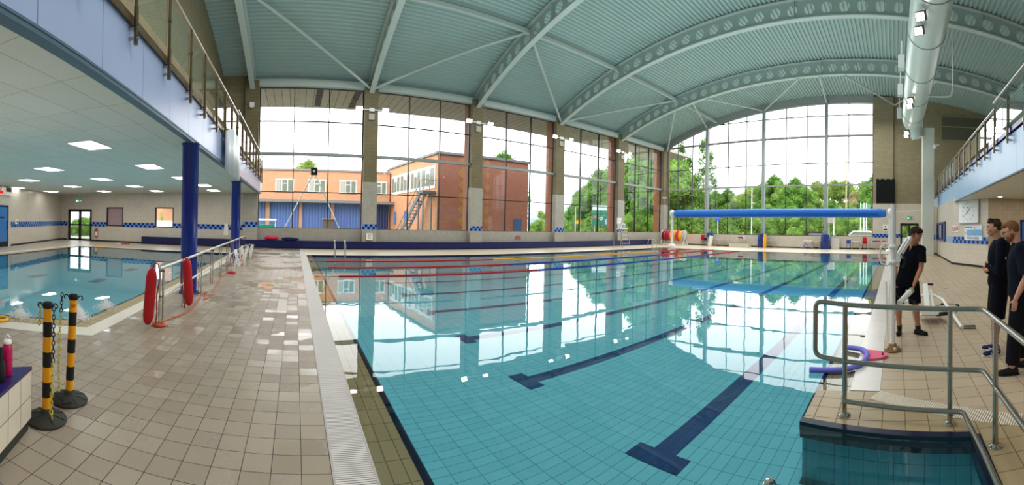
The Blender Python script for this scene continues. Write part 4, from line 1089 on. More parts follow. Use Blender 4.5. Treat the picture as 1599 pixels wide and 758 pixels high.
lane_rope(16.1,[(1.3,9.2,M_RR),(9.2,22.6,M_RY),(22.6,27.0,M_RR)],'farthest floating lane rope, red then yellow in the middle')
lane_rope(13.85,[(1.2,8.7,M_RR),(8.7,19.5,M_RB),(19.5,27.0,M_RR)],'middle of the three lane ropes, red ends and blue centre')
lane_rope(11.6,[(1.35,8.6,M_RR),(8.6,22.0,M_RB),(22.0,27.0,M_RR)],'nearest of the three lane ropes, red ends and blue centre')
def ladder(loc, rz, label):
    r = thing('pool_ladder', label, 'ladder', loc, rz)
    for s in (-.26,.26):
        b = MB(); b.tube([(s,.42,0),(s,.42,.5),(s,.36,.66),(s,.22,.74),(s,.06,.70),(s,-.06,.55),(s,-.08,.2),(s,-.08,-.5)],.022,10); b.build('side_rail', M_CHROME, r)
        b = MB(); b.lathe([(0,0),(.05,0),(.045,.02),(.024,.025)],(s,.42,0),14); b.build('floor_flange', M_CHROME, r)
    for z in (-.1,-.35):
        b = MB(); b.box(-.25,.25,-.12,-.04,z,z+.025); b.build('tread', M_STEEL, r)
    return r
ladder((2.25,18.99,0),0,'steel pool ladder at the near end of the far pool edge')
ladder((26.0,18.99,0),0,'steel pool ladder in the far corner beside the mat trolley')
# lifeguard chair
r = thing('lifeguard_chair','tall spindly steel lifeguard chair by the fourth pier','chair',(24.5,21.3,0))
for sx in (-.4,.4):
    for sy,t in ((-.55,-.25),(.55,.25)):
        b = MB(); b.tube([(sx*1.15,sy,0),(sx,t,1.55)],.025,8); b.build('leg', M_STEEL, r)
for i,z in enumerate((.35,.7,1.05,1.35)):
    b = MB(); y = -.55+.3*z/1.55; b.tube([(-.44,y,z),(.44,y,z)],.018,8); b.build('rung', M_STEEL, r)
b = MB(); b.box(-.42,.42,-.28,.3,1.55,1.6); b.build('platform', M_WHITE, r)
b = MB(); b.rbox(-.28,.28,-.2,.3,1.95,2.02,.05); b.box(-.25,-.21,-.18,.25,1.6,1.95); b.box(.21,.25,-.18,.25,1.6,1.95); b.build('seat', M_WHITE, r)
b = MB(); b.rbox(-.28,.28,.26,.32,2.0,2.5,.02); b.build('backrest', M_WHITE, r)
for s in (-1,1):
    b = MB(); b.tube([(s*.3,.3,2.25),(s*.3,-.2,2.25),(s*.3,-.22,2.0)],.018,8); b.build('armrest', M_STEEL, r)
# overhead roller
r = thing('cover_roller','long bright blue overhead cover roll spanning the end of the pool','pool cover roller',(28.1,0,0))
b = MB(); n=10; prof=[]
vs=[]
for (y,q) in ((.62,.6),(.7,.82),(.95,.9),(1.1,1),(18.0,1),(18.2,.93),(18.32,.55)):
    for k in range(n): a=2*PI*(k+.5)/n; vs.append((.34*q*math.cos(a),y,2.95+.34*q*math.sin(a)))
m_=7
b.add(vs,[(i*n+k,i*n+(k+1)%n,(i+1)*n+(k+1)%n,(i+1)*n+k) for i in range(m_-1) for k in range(n)]+[tuple(range(n)),tuple(range((m_-1)*n,m_*n))],False)
b.build('rolled_cover', simple('bright blue cover sheet',C('#2272d0'),.42,0,.1,1.2,.3), r)
b = MB(); b.bar((-.36,1.2,2.84),(-.36,18.0,2.78),.01,.16); b.build('hanging_flap', simple('darker blue cover sheet',C('#1150ab'),.45,0,.08), r)
for y in (18.56,.35):
    b = MB(); b.tube([(0,y,.3),(0,y,2.8)],.11,16); b.build('post', M_WHITE, r)
    b = MB(); b.lathe([(0,0),(.33,0),(.33,.18),(.26,.3),(.12,.34)],(0,y,0),20); b.build('post_base', M_WHITEP, r)
    b = MB(); b.ell((0,y+(.0),2.98),(.3,.22,.34),14,10); b.build('end_bracket', M_WHITEP, r)
b = MB(); b.tube([(28.0,.2,3.05),(27.7,-1.4,3.12),(27.44,-3.0,3.28)],.018,6)
tag(b.build('guy_rope', M_WHITEP),'thin white line from the roller post across to the right gallery','rope')
# mat trolley
r = thing('mat_trolley','white trolley carrying a drum of red, orange and yellow foam mats','trolley',(32.4,21.1,0))
cols = ['#5a1428','#b8152c','#a8202e','#a31a52','#f2a012','#f0a818','#e88b20','#c4122c','#f5ab10','#f7b21c']
y = 1.25
for i,c in enumerate(cols):
    w = .24; b = MB(); rr_ = .52+.03*math.sin(i*2.1); b.lathe([(0,y-w+.01),(rr_*.9,y-w+.01),(rr_,y-w+.04),(rr_,y-.04),(rr_*.9,y-.01),(0,y-.01)],(0,0,.95),24,'y')
    b.build('rolled_mat', simple('mat colour '+c,C(c),.5,0,.1), r); y -= w
b = MB(); b.lathe([(0,-1.22),(.6,-1.22),(.6,-1.18),(0,-1.18)],(0,0,.95),28,'y'); b.lathe([(0,1.28),(.6,1.28),(.6,1.32),(0,1.32)],(0,0,.95),28,'y'); b.build('end_disc', M_GREYP, r)
for y in (-1.3,1.4):
    b = MB(); b.tube([(-.45,y,.08),(0,y,.98),(.45,y,.08)],.035,8); b.tube([(-.5,y,.08),(.5,y,.08)],.03,8); b.build('side_frame', M_WHITE, r)
b = MB(); b.tube([(-.45,-1.3,.1),(-.45,1.4,.1)],.03,8); b.tube([(.45,-1.3,.1),(.45,1.4,.1)],.03,8); b.build('base_rail', M_WHITE, r)
for sx in (-.45,.45):
    for sy in (-1.25,1.35): b = MB(); b.lathe([(0,-.02),(.05,-.02),(.05,.02),(0,.02)],(sx,sy,.05),12,'y'); b.build('wheel', M_BLACK, r)
# ------------------------------------------------------------------ furniture along the end wall
FX = 33.55
def py(px, X=FX): return X*math.tan((1397.0-px)/595.45)
def school_chair(name, label, mat, loc, rz, stack=1):
    r = thing(name, label, 'chair', loc, rz)
    for k in range(stack):
        dz = .28*k
        b = MB(); b.rbox(-.2,.2,-.19,.2,.42+dz,.445+dz,.05); b.build('seat', mat, r)
        b = MB(); b.obox((0,.21,.66+dz),(.38,.025,.3),Matrix.Rotation(-.15,3,'X')); b.build('backrest', mat, r)
        b = MB(); b.tube([(-.17,.17,.43+dz),(-.17,.22,.6+dz)],.012,6); b.tube([(.17,.17,.43+dz),(.17,.22,.6+dz)],.012,6); b.build('back_frame', M_BLACK, r)
    for sx in (-.18,.18):
        for sy in (-.17,.18): b = MB(); b.tube([(sx*1.1,sy*1.15,0),(sx,sy,.43)],.013,6); b.build('leg', simple('dark chair leg',C('#3a3a3c'),.4,.5), r)
    return r
school_chair('stacking_chair','two stacked red chairs at the far left of the end wall',M_RED,(FX,py(1096),0),2.6,2)
school_chair('stacking_chair','small navy plastic chair left of the white-topped table by the end wall',M_BLUEP,(FX,py(1325),0),-PI/2,1)
school_chair('stacking_chair','two stacked red chairs below the white car outside',M_RED,(FX,py(1350),0),-PI/2,2)
school_chair('stacking_chair','black plastic chair beside the stacked red one in the far left corner',M_BLACK,(FX-.2,py(1101.5),0),-PI/2,1)
b = MB(); b.rbox(-.14,.14,-.3,.3,.0,.42,.04); b.box(-.12,.12,-.27,.27,.42,.44); o=b.build('storage_crate',M_BLUEP); o.location=(FX+.38,py(1106),.86); tag(o,'blue crate behind the stacked red chair','crate')
b = MB(); b.box(-.15,.15,-.32,.32,.8,.86); 
for sx in (-.12,.12):
    for sy in (-.28,.28): b.box(sx-.02,sx+.02,sy-.02,sy+.02,0,.8)
o=b.build('side_table',M_GREYP); o.location=(FX+.38,py(1106),0); tag(o,'grey stand under the blue crate','stand')
M_BEI = simple('beige plastic',C('#b9ae98'),.45,0,.06)
def gtable(label, loc, rz=0, w=.72, d=.5, h=.68, white=False):
    r = thing('plastic_table', label, 'table', loc, rz, 'low tables along the end wall')
    b = MB(); b.rbox(-d/2,d/2,-w/2,w/2,h-.04,h,.05); b.build('table_top', M_WHITEP if white else M_BEI, r)
    for sx in (-1,1):
        for sy in (-1,1): b = MB(); b.tube([(sx*d*.47,sy*w*.47,0),(sx*d*.38,sy*w*.38,h-.04)],.026,8); b.build('leg', M_BEI, r)
    b = MB(); b.rbox(-d*.36,d*.36,-w*.38,w*.38,h*.38,h*.38+.03,.04); b.build('shelf', M_BEI, r)
    return r
g1 = gtable('beige low table partly behind the black chair at the far left',(FX,py(1110.5),0))
for px,t in ((1122,'beige low table right of the leaning white board'),(1134,'second beige low table right of the leaning white board'),(1204,'beige low table beside the tall yellow tube'),
             (1275,'beige low table just left of the second navy drum'),(1363,'beige low table right of the two stacked red chairs'),(1377,'beige low table at the foot of the screen pilaster')):
    dup(g1,(FX-(.4 if px>1360 else 0),py(px),0),0,t)
g2 = gtable('white-topped low table with a purple foam tube leaning by it',(FX,py(1262),0),0,.8,.5,.72,True)
dup(g2,(FX,py(1337),0),0,'white-topped low table between the navy chair and the red chairs')
b = MB(); b.obox((0,0,.52),(.04,.42,1.02),Matrix.Rotation(.22,3,'X')); o=b.build('white_board',M_WHITEP); o.location=(FX-.6,py(1114),0); tag(o,'white board leaning at an angle among the low tables','board')
b = MB(); b.obox((0,0,.5),(.03,.72,.98),Matrix.Rotation(.1,3,'Y')); o=b.build('white_board',simple('pale board',C('#cfcdc6'),.5)); o.location=(FX+.2,py(1304),.0); tag(o,'upright pale board leaning on the end wall right of the navy drum','board')
b = MB(); b.rbox(-.35,.35,-.98,.98,0,.4,.04); b.box(-.37,.37,-1.0,1.0,.36,.4); o=b.build('platform_step',simple('cream box',C('#d6cfbd'),.5,0,.05)); o.location=(FX-.9,py(1156,FX-.9),0); tag(o,'low cream platform box in front of the end wall','box')
r = thing('display_stand','spindly white stand under the red and blue float bowl','stand',(FX,py(1157),0))
b = MB(); b.rbox(-.3,.3,-.42,.42,.78,.81,.05); b.build('table_top', M_WHITEP, r)
for sx in (-.22,.22):
    for sy in (-.3,.3): b=MB(); b.tube([(sx,sy,0),(sx,sy,.78)],.014,6); b.build('leg',M_WHITEP,r)
r = thing('float_bowl','shallow red bowl of blue and white floats on the white stand','bowl',(FX,py(1157),.815))
b = MB(); b.lathe([(0,0),(.22,.0),(.38,.12),(.36,.12),(.2,.02),(0,.02)],(0,0,0),20); b.build('bowl_body', M_RED, r)
b = MB(); b.ell((0,-.05,.13),(.25,.28,.06),12,8); b.build('float_pile', M_BLUEP, r)
b = MB(); b.ell((.0,-.28,.12),(.14,.14,.07),12,8); b.build('white_float', M_WHITEP, r)
b = MB(); b.ell((0,0,.11),(.11,.11,.11),16,10); b.lathe([(.03,.2),(.02,.24),(0,.24)],(0,0,0),10); o=b.build('toy_ball',M_YELLOW); o.location=(EX+.02,py(1160,EX),1.15); tag(o,'yellow ball on the sill of the arched window','ball')
def drum(px, label):
    r = thing('padded_drum',label,'pad',(FX,py(px),0),0,'navy pads round the mullions')
    b = MB(); b.lathe([(0,0),(.4,0),(.42,.03),(.42,1.27),(.4,1.3),(0,1.3)],(0,0,0),28); b.build('pad_body', simple('navy vinyl',C('#20357c'),.35,0,.08), r)
    b = MB(); b.ring((0,0,.65),.425,.012,28,6); b.build('seam', M_NAVY, r)
drum(1190,'tall navy padded drum at the middle mullion of the arched window'); drum(1289,'tall navy padded drum at the right mullion of the arched window')
r = thing('foam_tube','tall orange-yellow tube standing right of the left navy drum','float',(FX-.5,py(1197),0))
b = MB(); b.lathe([(0,0),(.15,0),(.16,.03),(.16,1.0),(.14,1.05),(0,1.05)],(0,0,0),18); b.build('tube_body', M_YELLOW, r)
b = MB(); b.ell((0,0,1.13),(.12,.12,.13),14,10); b.build('round_top', M_YELLOW, r)
b = MB(); b.tube([(-.1,.55,.04),(-.1,.35,.12),(-.1,.12,.42),(-.1,-.1,.35),(-.1,-.2,.08)],.045,8); o=b.build('foam_noodle',simple('purple foam',C('#6a62c4'),.7)); o.location=(FX-.45,py(1262),0); tag(o,'purple foam noodle bent against the white-topped table','pool noodle')
for (px,m,z,t,nm_) in ((1366,M_BLUEP,.685,'small blue tub on the right-hand low tables','tub'),(1372,M_RED,.685,'red tray on the right-hand low tables','tray'),(1381,M_RED,.685,'second red tray, rightmost on the low tables','tray')):
    b = MB(); b.rbox(-.14,.14,-.17,.17,0,.09,.04); b.box(-.12,.12,-.15,.15,.09,.1); o=b.build('storage_'+nm_,m); o.location=(FX-.4,py(px),z); tag(o,t,nm_)
b = MB(); b.box(-.01,.0,-.22,.22,-.28,.28); b.mi=1; b.box(-.016,-.01,-.16,.16,-.22,-.12); b.ell((-.012,0,.08),(.004,.07,.07),10,8)
o=b.build('wall_notice',[M_WHITEP,M_NAVY]); o.location=(EX-.31,.83,1.95); tag(o,'small white notice with a navy strip on the pilaster under the black display','notice')

# ------------------------------------------------------------------ right wall: office window, clock, signs
r = thing('window_10','x','x',(23.6,-2.89,1.63)); r['kind']='structure'; del r['label']; del r['category']
b = MB(); W_=2.1
b.box(-W_,W_,-.02,.06,.47,.57); b.box(-W_,W_,-.02,.06,-.57,-.47)
for x in (-W_+.05,-.7,.7,W_-.05): b.box(x-.06,x+.06,-.02,.06,-.5,.5)
b.build('window_frame', M_NAVY, r)
b = MB(); b.box(-W_+.05,W_-.05,.0,.01,-.5,.5); b.build('window_glass', simple('dark office glass',C('#43506a'),.1,0,.1,1), r)
b = MB(); b.box(.2,.9,.012,.02,-.4,.4); b.build('blind', M_WHITEP, r)
def onC(s, z, name, label, cat):
    r = thing(name, label, cat, (16.45+math.cos(CWA)*s-math.sin(CWA)*.03,-4.12+math.sin(CWA)*s+math.cos(CWA)*.03,z), CWA+PI)
    return r   # local -y faces the hall
r = onC(1.34,2.58,'wall_clock_face','large square white wall clock above the pool poster','clock'); r.name='wall_mounted_clock'
b = MB(); b.rbox(-.76,.76,-.06,0,-.56,.56,.01); b.build('clock_case', simple('clock case',C('#b9c4c8'),.35), r)
b = MB(); b.box(-.71,.71,-.066,-.06,-.52,.52); b.build('dial', simple('clock dial',C('#e9eef0'),.4,0,.03), r)
dg = MB()
def textmesh(body, size, mat, parent, loc, rot, name='lettering', ax='CENTER'):
    tx = bpy.data.curves.new(name,'FONT'); tx.body=body; tx.size=size; tx.extrude=size*.02; tx.align_x=ax; tx.align_y='CENTER'; tx.resolution_u = 3
    to = bpy.data.objects.new(name+'_source',tx); COL.objects.link(to)
    bpy.context.view_layer.update()
    me = bpy.data.meshes.new_from_object(to.evaluated_get(bpy.context.evaluated_depsgraph_get()))
    bpy.data.objects.remove(to)
    o = bpy.data.objects.new(name, me); COL.objects.link(o); o.data.materials.clear(); o.data.materials.append(mat)
    o.parent = parent; o.location = loc; o.rotation_euler = rot
    return o
textmesh('JSP',.040,simple('dark red lettering',C('#8c1410'),.5),P2R,(.0112,-.0375,.865),(PI/2,0,.285))
M_INK = simple('dark blue ink',C('#1a2470'),.5)
for k in range(12):
    a = PI/2-(k+1)*PI/6
    textmesh(str(k+1), .12, M_INK, r, (.42*math.cos(a),-.068,.42*math.sin(a)), (PI/2,0,0), 'numeral')
textmesh('spa', .12, M_INK, r, (-.02,-.068,.2), (PI/2,0,0), 'emblem')
b = MB()
def hand(a, Lh, w): 
    d=Vector((math.sin(a),0,math.cos(a))); b.bar(d*-.08+Vector((0,-.075,0)), d*Lh+Vector((0,-.075,0)), .006, w, (0,1,0))
def hnd(name, a, Lh, w, m):
    q = MB(); d=Vector((math.sin(a),0,math.cos(a))); s=Vector((d.z,0,-d.x))*w/2
    q.add([d*-.08-s+Vector((0,-.074,0)),d*-.08+s+Vector((0,-.074,0)),d*Lh+s*.5+Vector((0,-.074,0)),d*Lh-s*.5+Vector((0,-.074,0))],[(0,1,2,3)],False); q.build(name,m,r)
hnd('hour_hand', math.radians(48), .30, .05, M_BLACK); hnd('minute_hand', math.radians(228), .22, .04, M_BLACK); hnd('second_hand', math.radians(232), .46, .018, simple('grey hand',C('#777777'),.4))
no_s = no_sign((16.45+math.cos(CWA)*2.46-math.sin(CWA)*.015,-4.12+math.sin(CWA)*2.46+math.cos(CWA)*.015,1.77),CWA+PI,'white sign with a red prohibition ring and red lettering left of the pool poster',.26)
r = onC(1.04,1.57,'pool_poster','blue and white pool rules poster under the wall clock','poster')
b = MB(); b.box(-.66,.66,-.006,0,-.34,.34); b.build('poster_sheet', simple('poster paper',C('#dfe8f2'),.5,0,.03), r)
b = MB(); b.box(-.45,.66,-.009,-.006,-.12,.16); b.build('pool_drawing', simple('poster pool blue',C('#6fb4e4'),.5,0,.1,8), r)
b = MB()
for (x,z) in ((-.55,.03),(-.25,-.02),(-.08,.08),(.16,.0),(.48,.03),(.12,.27)): b.ell((x,-.01,z),(.04,.004,.05),10,6); b.bar((x,-.01,z-.04),(x+.03,-.01,z-.12),.004,.04,(0,1,0))
b.build('swimmer_drawing', simple('poster pink',C('#d99a94'),.6), r)
for (t,s,x,z) in (('SWIMMING',.12,-.32,.26),('POOL RULES',.15,.0,-.24)): textmesh(t,s,M_INK,r,(x,-.01,z),(PI/2,0,0),'lettering')
r = thing('door_4','x','x',(16.45,-5.62,0),-PI/2); r['kind']='structure'; del r['label']; del r['category']
b = MB(); b.box(0,.08,-.04,0,0,2.15); b.box(1.0,1.08,-.04,0,0,2.15); b.box(0,1.08,-.04,0,2.08,2.16); b.build('door_frame', M_NAVY, r)
b = MB(); b.box(.08,1.0,-.02,0,.01,2.08); b.build('door_leaf', simple('mid blue door',C('#2f74b8'),.35), r)

# ------------------------------------------------------------------ hoist, lift seat, foam toys on the right deck
r = thing('hoist_mast','slim white pool hoist mast with clamped arm, standing on the right deck','hoist',(5.29,.02,0))
b = MB(); b.tube([(0,0,.05),(0,0,2.02)],.036,16); b.build('mast', M_WHITE, r)
b = MB(); b.lathe([(0,0),(.12,0),(.12,.02),(.06,.03),(.055,.09),(.04,.1)],(0,0,0),20)
b.build('base_flange', simple('rusty base',C('#8a6a48'),.6,.2,.4,14), r)
b = MB()
for k in range(4): a=k*PI/2+.4; b.lathe([(0,0),(.022,0),(.02,.045),(0,.05)],(.085*math.cos(a),.085*math.sin(a),.02),8)
b.build('anchor_nuts', simple('pale caps',C('#cbbfa8'),.5), r)
b = MB()
for z in (1.22,1.43): b.lathe([(.04,z-.03),(.055,z-.03),(.055,z+.03),(.04,z+.03)],(0,0,0),16)
b.build('clamp_ring', M_WHITE, r)
b = MB(); b.tube([(.0,.05,1.46),(.0,.12,1.48),(.0,.17,1.42),(.0,.19,1.3),(.0,.16,1.2),(.0,.08,1.17),(.0,.04,1.2)],.014,8); b.build('grab_loop', M_WHITE, r)
b = MB(); b.bar((.02,-.05,1.25),(.40,-.245,1.545),.06,.06); b.bar((.0,-.03,1.29),(.34,-.20,1.545),.03,.02); b.build('lift_arm', M_WHITE, r)
b = MB(); b.box(-.02,.03,-.09,-.035,1.16,1.34); b.cyl((-.03,-.07,1.25),(.05,-.07,1.25),.035,14); b.build('arm_pivot', M_WHITE, r)
b = MB(); b.tube([(.03,-.12,1.33),(-.01,-.15,1.29),(-.0,-.16,1.2),(.02,-.13,1.14)],.012,8); b.build('winch_handle', M_BLACK, r)
b = MB(); b.bar((.1,.08,.12),(.22,.10,.92),.01,.14); b.build('side_plate', simple('dull plate',C('#cfc8bc'),.5), r)
# white seat support tube held by the bending man
r = thing('seat_bracket','short white tube with dark knobs held low by the bending young man','hoist part',(5.62,-.17,.68))
b = MB(); b.tube([(-.10,.10,-.07),(.12,-.075,.065)],.042,16); b.build('tube', M_WHITE, r)
b = MB(); b.tube([(.11,-.068,.06),(.145,-.095,.08)],.044,16); b.build('end_cap', M_GREYP, r)
b = MB(); b.ell((-.13,.16,.06),.03,10,8); b.ell((-.0,-.13,-.08),.028,10,8); b.tube([(-.13,.16,.06),(-.05,.06,-.02)],.008,6); b.tube([(0,-.13,-.08),(0,0,0)],.008,6); b.build('knob', M_BLACK, r)
r = thing('pool_lift_seat','folded white pool lift seat with black grips lying on the right deck','pool lift',(7.3,-.75,0))
b = MB(); b.tube([(-.2,.75,.03),(.15,.62,.22),(.45,.3,.33),(.5,-.05,.34),(.2,-.2,.3),(-.55,-.32,.12),(-.95,-.38,.03)],.03,10); b.build('curved_frame', M_WHITE, r)
b = MB(); b.obox((-.35,.12,.14),(.55,.3,.05),Matrix.Rotation(.25,3,'Y')); b.obox((.25,.12,.36),(.7,.1,.05),Matrix.Rotation(-.6,3,'Y')); b.obox((.3,.0,.3),(.6,.04,.05),Matrix.Rotation(-.5,3,'Y')); b.build('seat_pan', M_WHITE, r)
b = MB(); b.obox((-.3,-.12,.12),(.5,.09,.06),Matrix.Rotation(.25,3,'Y')@Matrix.Rotation(.15,3,'Z')); b.build('black_pad', M_BLACK, r)
b = MB(); b.tube([(.6,.15,.55),(.55,-.05,.55)],.022,8); b.tube([(.6,.25,.55),(.6,.4,.52)],.015,8); b.build('grip', M_BLACK, r)
b = MB(); b.tube([(.5,-.1,.12),(.35,-.3,.18),(.2,-.42,.2)],.012,8); b.tube([(.2,-.42,.2),(.0,-.5,.2),(-.1,-.42,.1)],.012,8); b.build('foot_bar', M_STEEL, r)
b = MB(); b.tube([(.42,-.2,.16),(.36,-.3,.19)],.022,8); b.tube([(.1,-.46,.21),(.02,-.49,.21)],.022,8); b.build('foot_grip', M_BLACK, r)
b = MB(); b.tube([(-.92,-.42,.03),(-.95,-.62,.03)],.032,10); b.build('steel_end', M_STEEL, r)
pts = [(4.38,.98,.02),(4.42,.72,.02),(4.5,.52,.025),(4.66,.40,.035),(4.86,.35,.038),(5.04,.36,.038),(5.17,.42,.038),(5.24,.52,.035),(5.28,.66,.03)]
fine = []
for i in range(len(pts)-1):
    p0_,p1_,p2x,p3_ = [Vector(pts[max(0,min(len(pts)-1,i+j))]) for j in (-1,0,1,2)]
    for k in range(4):
        t=k/4; fine.append(.5*((2*p1_)+(p2x-p0_)*t+(2*p0_-5*p1_+4*p2x-p3_)*t*t+(-p0_+3*p1_-3*p2x+p3_)*t**3))
fine.append(Vector(pts[-1]))
b = MB(); b.tube(fine,.033,12); tag(b.build('foam_noodle',simple('violet foam',C('#7679da'),.75,0,.06)),'violet foam noodle curling from the water onto the pool edge','pool noodle')
b = MB(); 
kp = [(5.02+(x-5.02)*.85,.24+(y-.27)*.8) for x,y in [(4.80,.40),(4.82,.28),(4.90,.14),(4.97,.08),(5.09,.08),(5.18,.14),(5.22,.30),(5.24,.42),(5.1,.46),(4.92,.46)]]
b.prism(kp,.004,.034); b.mi=1
b.tube([(4.99,.15,.036),(5.08,.15,.036)],.012,8)
tag(b.build('kickboard',[simple('pink foam board',C('#d9607c'),.7),M_BLACK]),'pink kickboard lying partly under the violet noodle','kickboard')

# ------------------------------------------------------------------ steel handrail of the entry bay
r = thing('handrail','polished tubular steel handrail around the pool entry bay','handrail')
R_ = .0225
P1,P2,P3 = (3.41,.44),(3.27,-.48),(2.85,-.77)
for (x,y) in (P1,P2,P3):
    b = MB(); b.tube([(x,y,0.0),(x,y,.985)],R_,14); ps = b.build('post', M_RAIL, r)
    b = MB(); b.lathe([(0,0),(.058,0),(.056,.010),(.028,.018),(.025,.026)],(x,y,0),24); b.build('floor_flange', M_CHROME, ps)
def fillet(P, rad=.07, n=5):
    P=[Vector(p) for p in P]; out=[P[0]]
    for a,c,d in zip(P,P[1:],P[2:]):
        u=(a-c).normalized(); v=(d-c).normalized(); q=min(rad,(a-c).length/2.1,(d-c).length/2.1)
        s0,s1=c+u*q,c+v*q
        for i in range(n+1): t=i/n; out.append(s0*(1-t)**2+c*2*t*(1-t)+s1*t*t)
    out.append(P[-1]); return out
b = MB(); b.tube(fillet([(3.41,.44,.48),(3.455,.72,.50),(3.455,.72,1.0),(3.41,.44,.985),(3.23,-.76,.975),(2.85,-.77,.975),(1.2,-.82,.95)]),R_,14); b.build('top_rail', M_RAIL, r)
b = MB(); b.tube(fillet([(3.43,.60,.49),(3.41,.44,.48),(3.27,-.48,.46),(3.225,-.76,.45),(2.85,-.77,.45),(1.2,-.82,.43)]),R_*.93,14); b.build('middle_rail', M_RAIL, r)
b = MB(); b.tube(fillet([(3.41,.44,.2),(3.37,.45,.145),(3.19,-.58,.13),(2.6,-.62,.11),(1.5,-.66,.06)],.05),R_*.93,14); b.build('lower_rail', M_RAIL, r)
b = MB(); b.tube(fillet([(3.27,-.48,.1),(3.25,-.50,.07),(3.22,-.5,.13)],.02),.008,8); b.build('bracket', M_RAIL, r)
b = MB(); b.tube(fillet([(1.15,.52,-.35),(1.25,.54,.2),(1.86,.63,.375),(1.93,.615,.30),(1.95,.60,-.5)],.09),.024,12)
tag(b.build('grab_rail', M_CHROME),'curved end of a steel grab rail rising from the water at the bottom edge','grab rail')
# ------------------------------------------------------------------ the world outside: brick buildings
M_BR = tile('orange red brickwork','XZ',.45,.15,C('#dda07a'),C('#d49772'),C('#cda488'),ms=.01,rough=.8,bump=0,brickoff=.5,stain=.1)
M_BRY = tile('orange brickwork side','YZ',.45,.15,C('#e3a67c'),C('#db9d74'),C('#d4ae90'),ms=.01,rough=.8,bump=0,brickoff=.5,stain=.1)
M_BRD = tile('dark red brickwork','XZ',.45,.15,C('#bd7e6a'),C('#b47663'),C('#b28472'),ms=.01,rough=.8,bump=0,brickoff=.5,stain=.12)
M_SH = simple('blue shutter paint',C('#6482c4'),.5,0,.06)
M_WIN = simple('white window paint',C('#eef0ec'),.5,0,.03)
M_GL = simple('dim window pane',C('#858d80'),.15,0,.25,1.5)
bl = thing('brick_building','long two-storey orange brick building with blue roller shutters across the yard','building',(0,44,0))
b = MB(); b.box(-16,11.0,0,9,-.35,7.55); b.build('wall', M_BR, bl)
b = MB(); b.box(-16.1,11.05,-.12,9.1,7.55,7.75); b.build('roof_edge', simple('grey roof edge',C('#8b8f92'),.6), bl)
b = MB(); b.box(-16,11.9,-1.3,0,3.85,4.15); b.build('canopy_slab', simple('grey canopy slab',C('#87898a'),.6), bl)
for x0 in (-14.35,-10.65,-6.95,-3.05,.66,4.37,8.2):
    x1 = x0+3.4 if x0<8 else 10.9
    b = MB(); n = int((x1-x0)/.085); vs=[]
    for i in range(n+1): vs += [(x0+(x1-x0)*i/n,-.06-.05*math.sin(i*PI/2),-.3),(x0+(x1-x0)*i/n,-.06-.05*math.sin(i*PI/2),3.8)]
    b.add(vs,[(2*i,2*i+1,2*i+3,2*i+2) for i in range(n)],False); b.build('roller_shutter', M_SH if x0<7 else simple('deep blue shutter',C('#273a6e'),.5), bl)
for x in (-6.95,-3.2,.55,4.22,8.0):
    b = MB(); b.box(x-.17,x+.17,-.3,0,-.35,3.85); b.build('pier', M_BR, bl)
for x0,x1 in ((-9.8,-7.8),(-6.1,-4.1),(-2.37,-.34),(1.4,3.36),(5.04,6.96),(8.75,10.57)):
    b = MB()
    for q in (x0,x0+(x1-x0)/3,x0+2*(x1-x0)/3,x1): b.box(q-.06,q+.06,-.06,.03,5.05,6.55)
    b.box(x0-.07,x1+.07,-.07,.03,5.02,5.15); b.box(x0-.07,x1+.07,-.07,.03,6.43,6.56); b.box(x0+(x1-x0)/3,x0+2*(x1-x0)/3,-.055,.03,6.0,6.08)
    w = b.build('window', M_WIN, bl)
    b = MB(); b.box(x0,x1,-.02,.01,5.1,6.5); b.build('pane', M_GL, w)
    b = MB(); b.box(x0+.1,x0+(x1-x0)*.27,-.035,-.02,5.15,6.45); b.build('curtain', simple('pale curtain',C('#b9b7ae'),.8), w)
wg = thing('brick_wing','projecting brick wing with a diamond-patterned gable and white strip windows','building')
A0,A1 = Vector((11.15,44.0,0)),Vector((12.55,32.4,0))
b = MB(); b.extr([(A0.x,A0.y,-.35),(A1.x,A1.y,-.35),(22.5,32.4,-.35),(22.5,46,-.35),(11.15,46,-.35)],(0,0,8.5)); b.mi=0
o = b.build('wall', [M_BRY], wg)
b = MB(); b.quad((12.55,32.38,-.3),(22.5,32.38,-.3),(22.5,32.38,8.1),(12.55,32.38,8.1)); b.build('gable_wall', M_BRD, wg)
b = MB(); b.extr([(A0.x-.15,A0.y,8.1),(A1.x-.15,A1.y-.15,8.1),(22.65,32.25,8.1),(22.65,46,8.1),(11,46,8.1)],(0,0,.22)); b.build('roof_edge', simple('grey roof edge',C('#8b8f92'),.6), wg)
b = MB()
for i in range(7):
    z = .3+1.12*i
    for (cx_,s_) in ((15.1,.52),(17.7,.3)):
        b.poly([(cx_-s_,32.36,z+.56),(cx_,32.36,z),(cx_+s_,32.36,z+.56),(cx_,32.36,z+1.12)])
b.build('diamond_pattern', tile('buff brick diamonds','XZ',.45,.15,C('#cf9358'),C('#c78c52'),C('#b58a60'),ms=.01,rough=.8,bump=0,brickoff=.5), wg)
b = MB(); b.box(20.8,21.75,32.3,32.4,-.3,2.35); b.build('door', simple('pale blue door',C('#46689e'),.5), wg)
sd = (A1-A0).normalized(); sn_ = Vector((sd.y,-sd.x,0)); 
if sn_.x > 0: sn_ = -sn_
def sideq(b, t0, t1, z0, z1, off): 
    p,q = A0+sd*t0+sn_*off, A0+sd*t1+sn_*off
    b.add([(p.x,p.y,z0),(q.x,q.y,z0),(q.x,q.y,z1),(p.x,p.y,z1)],[(0,1,2,3)],False)
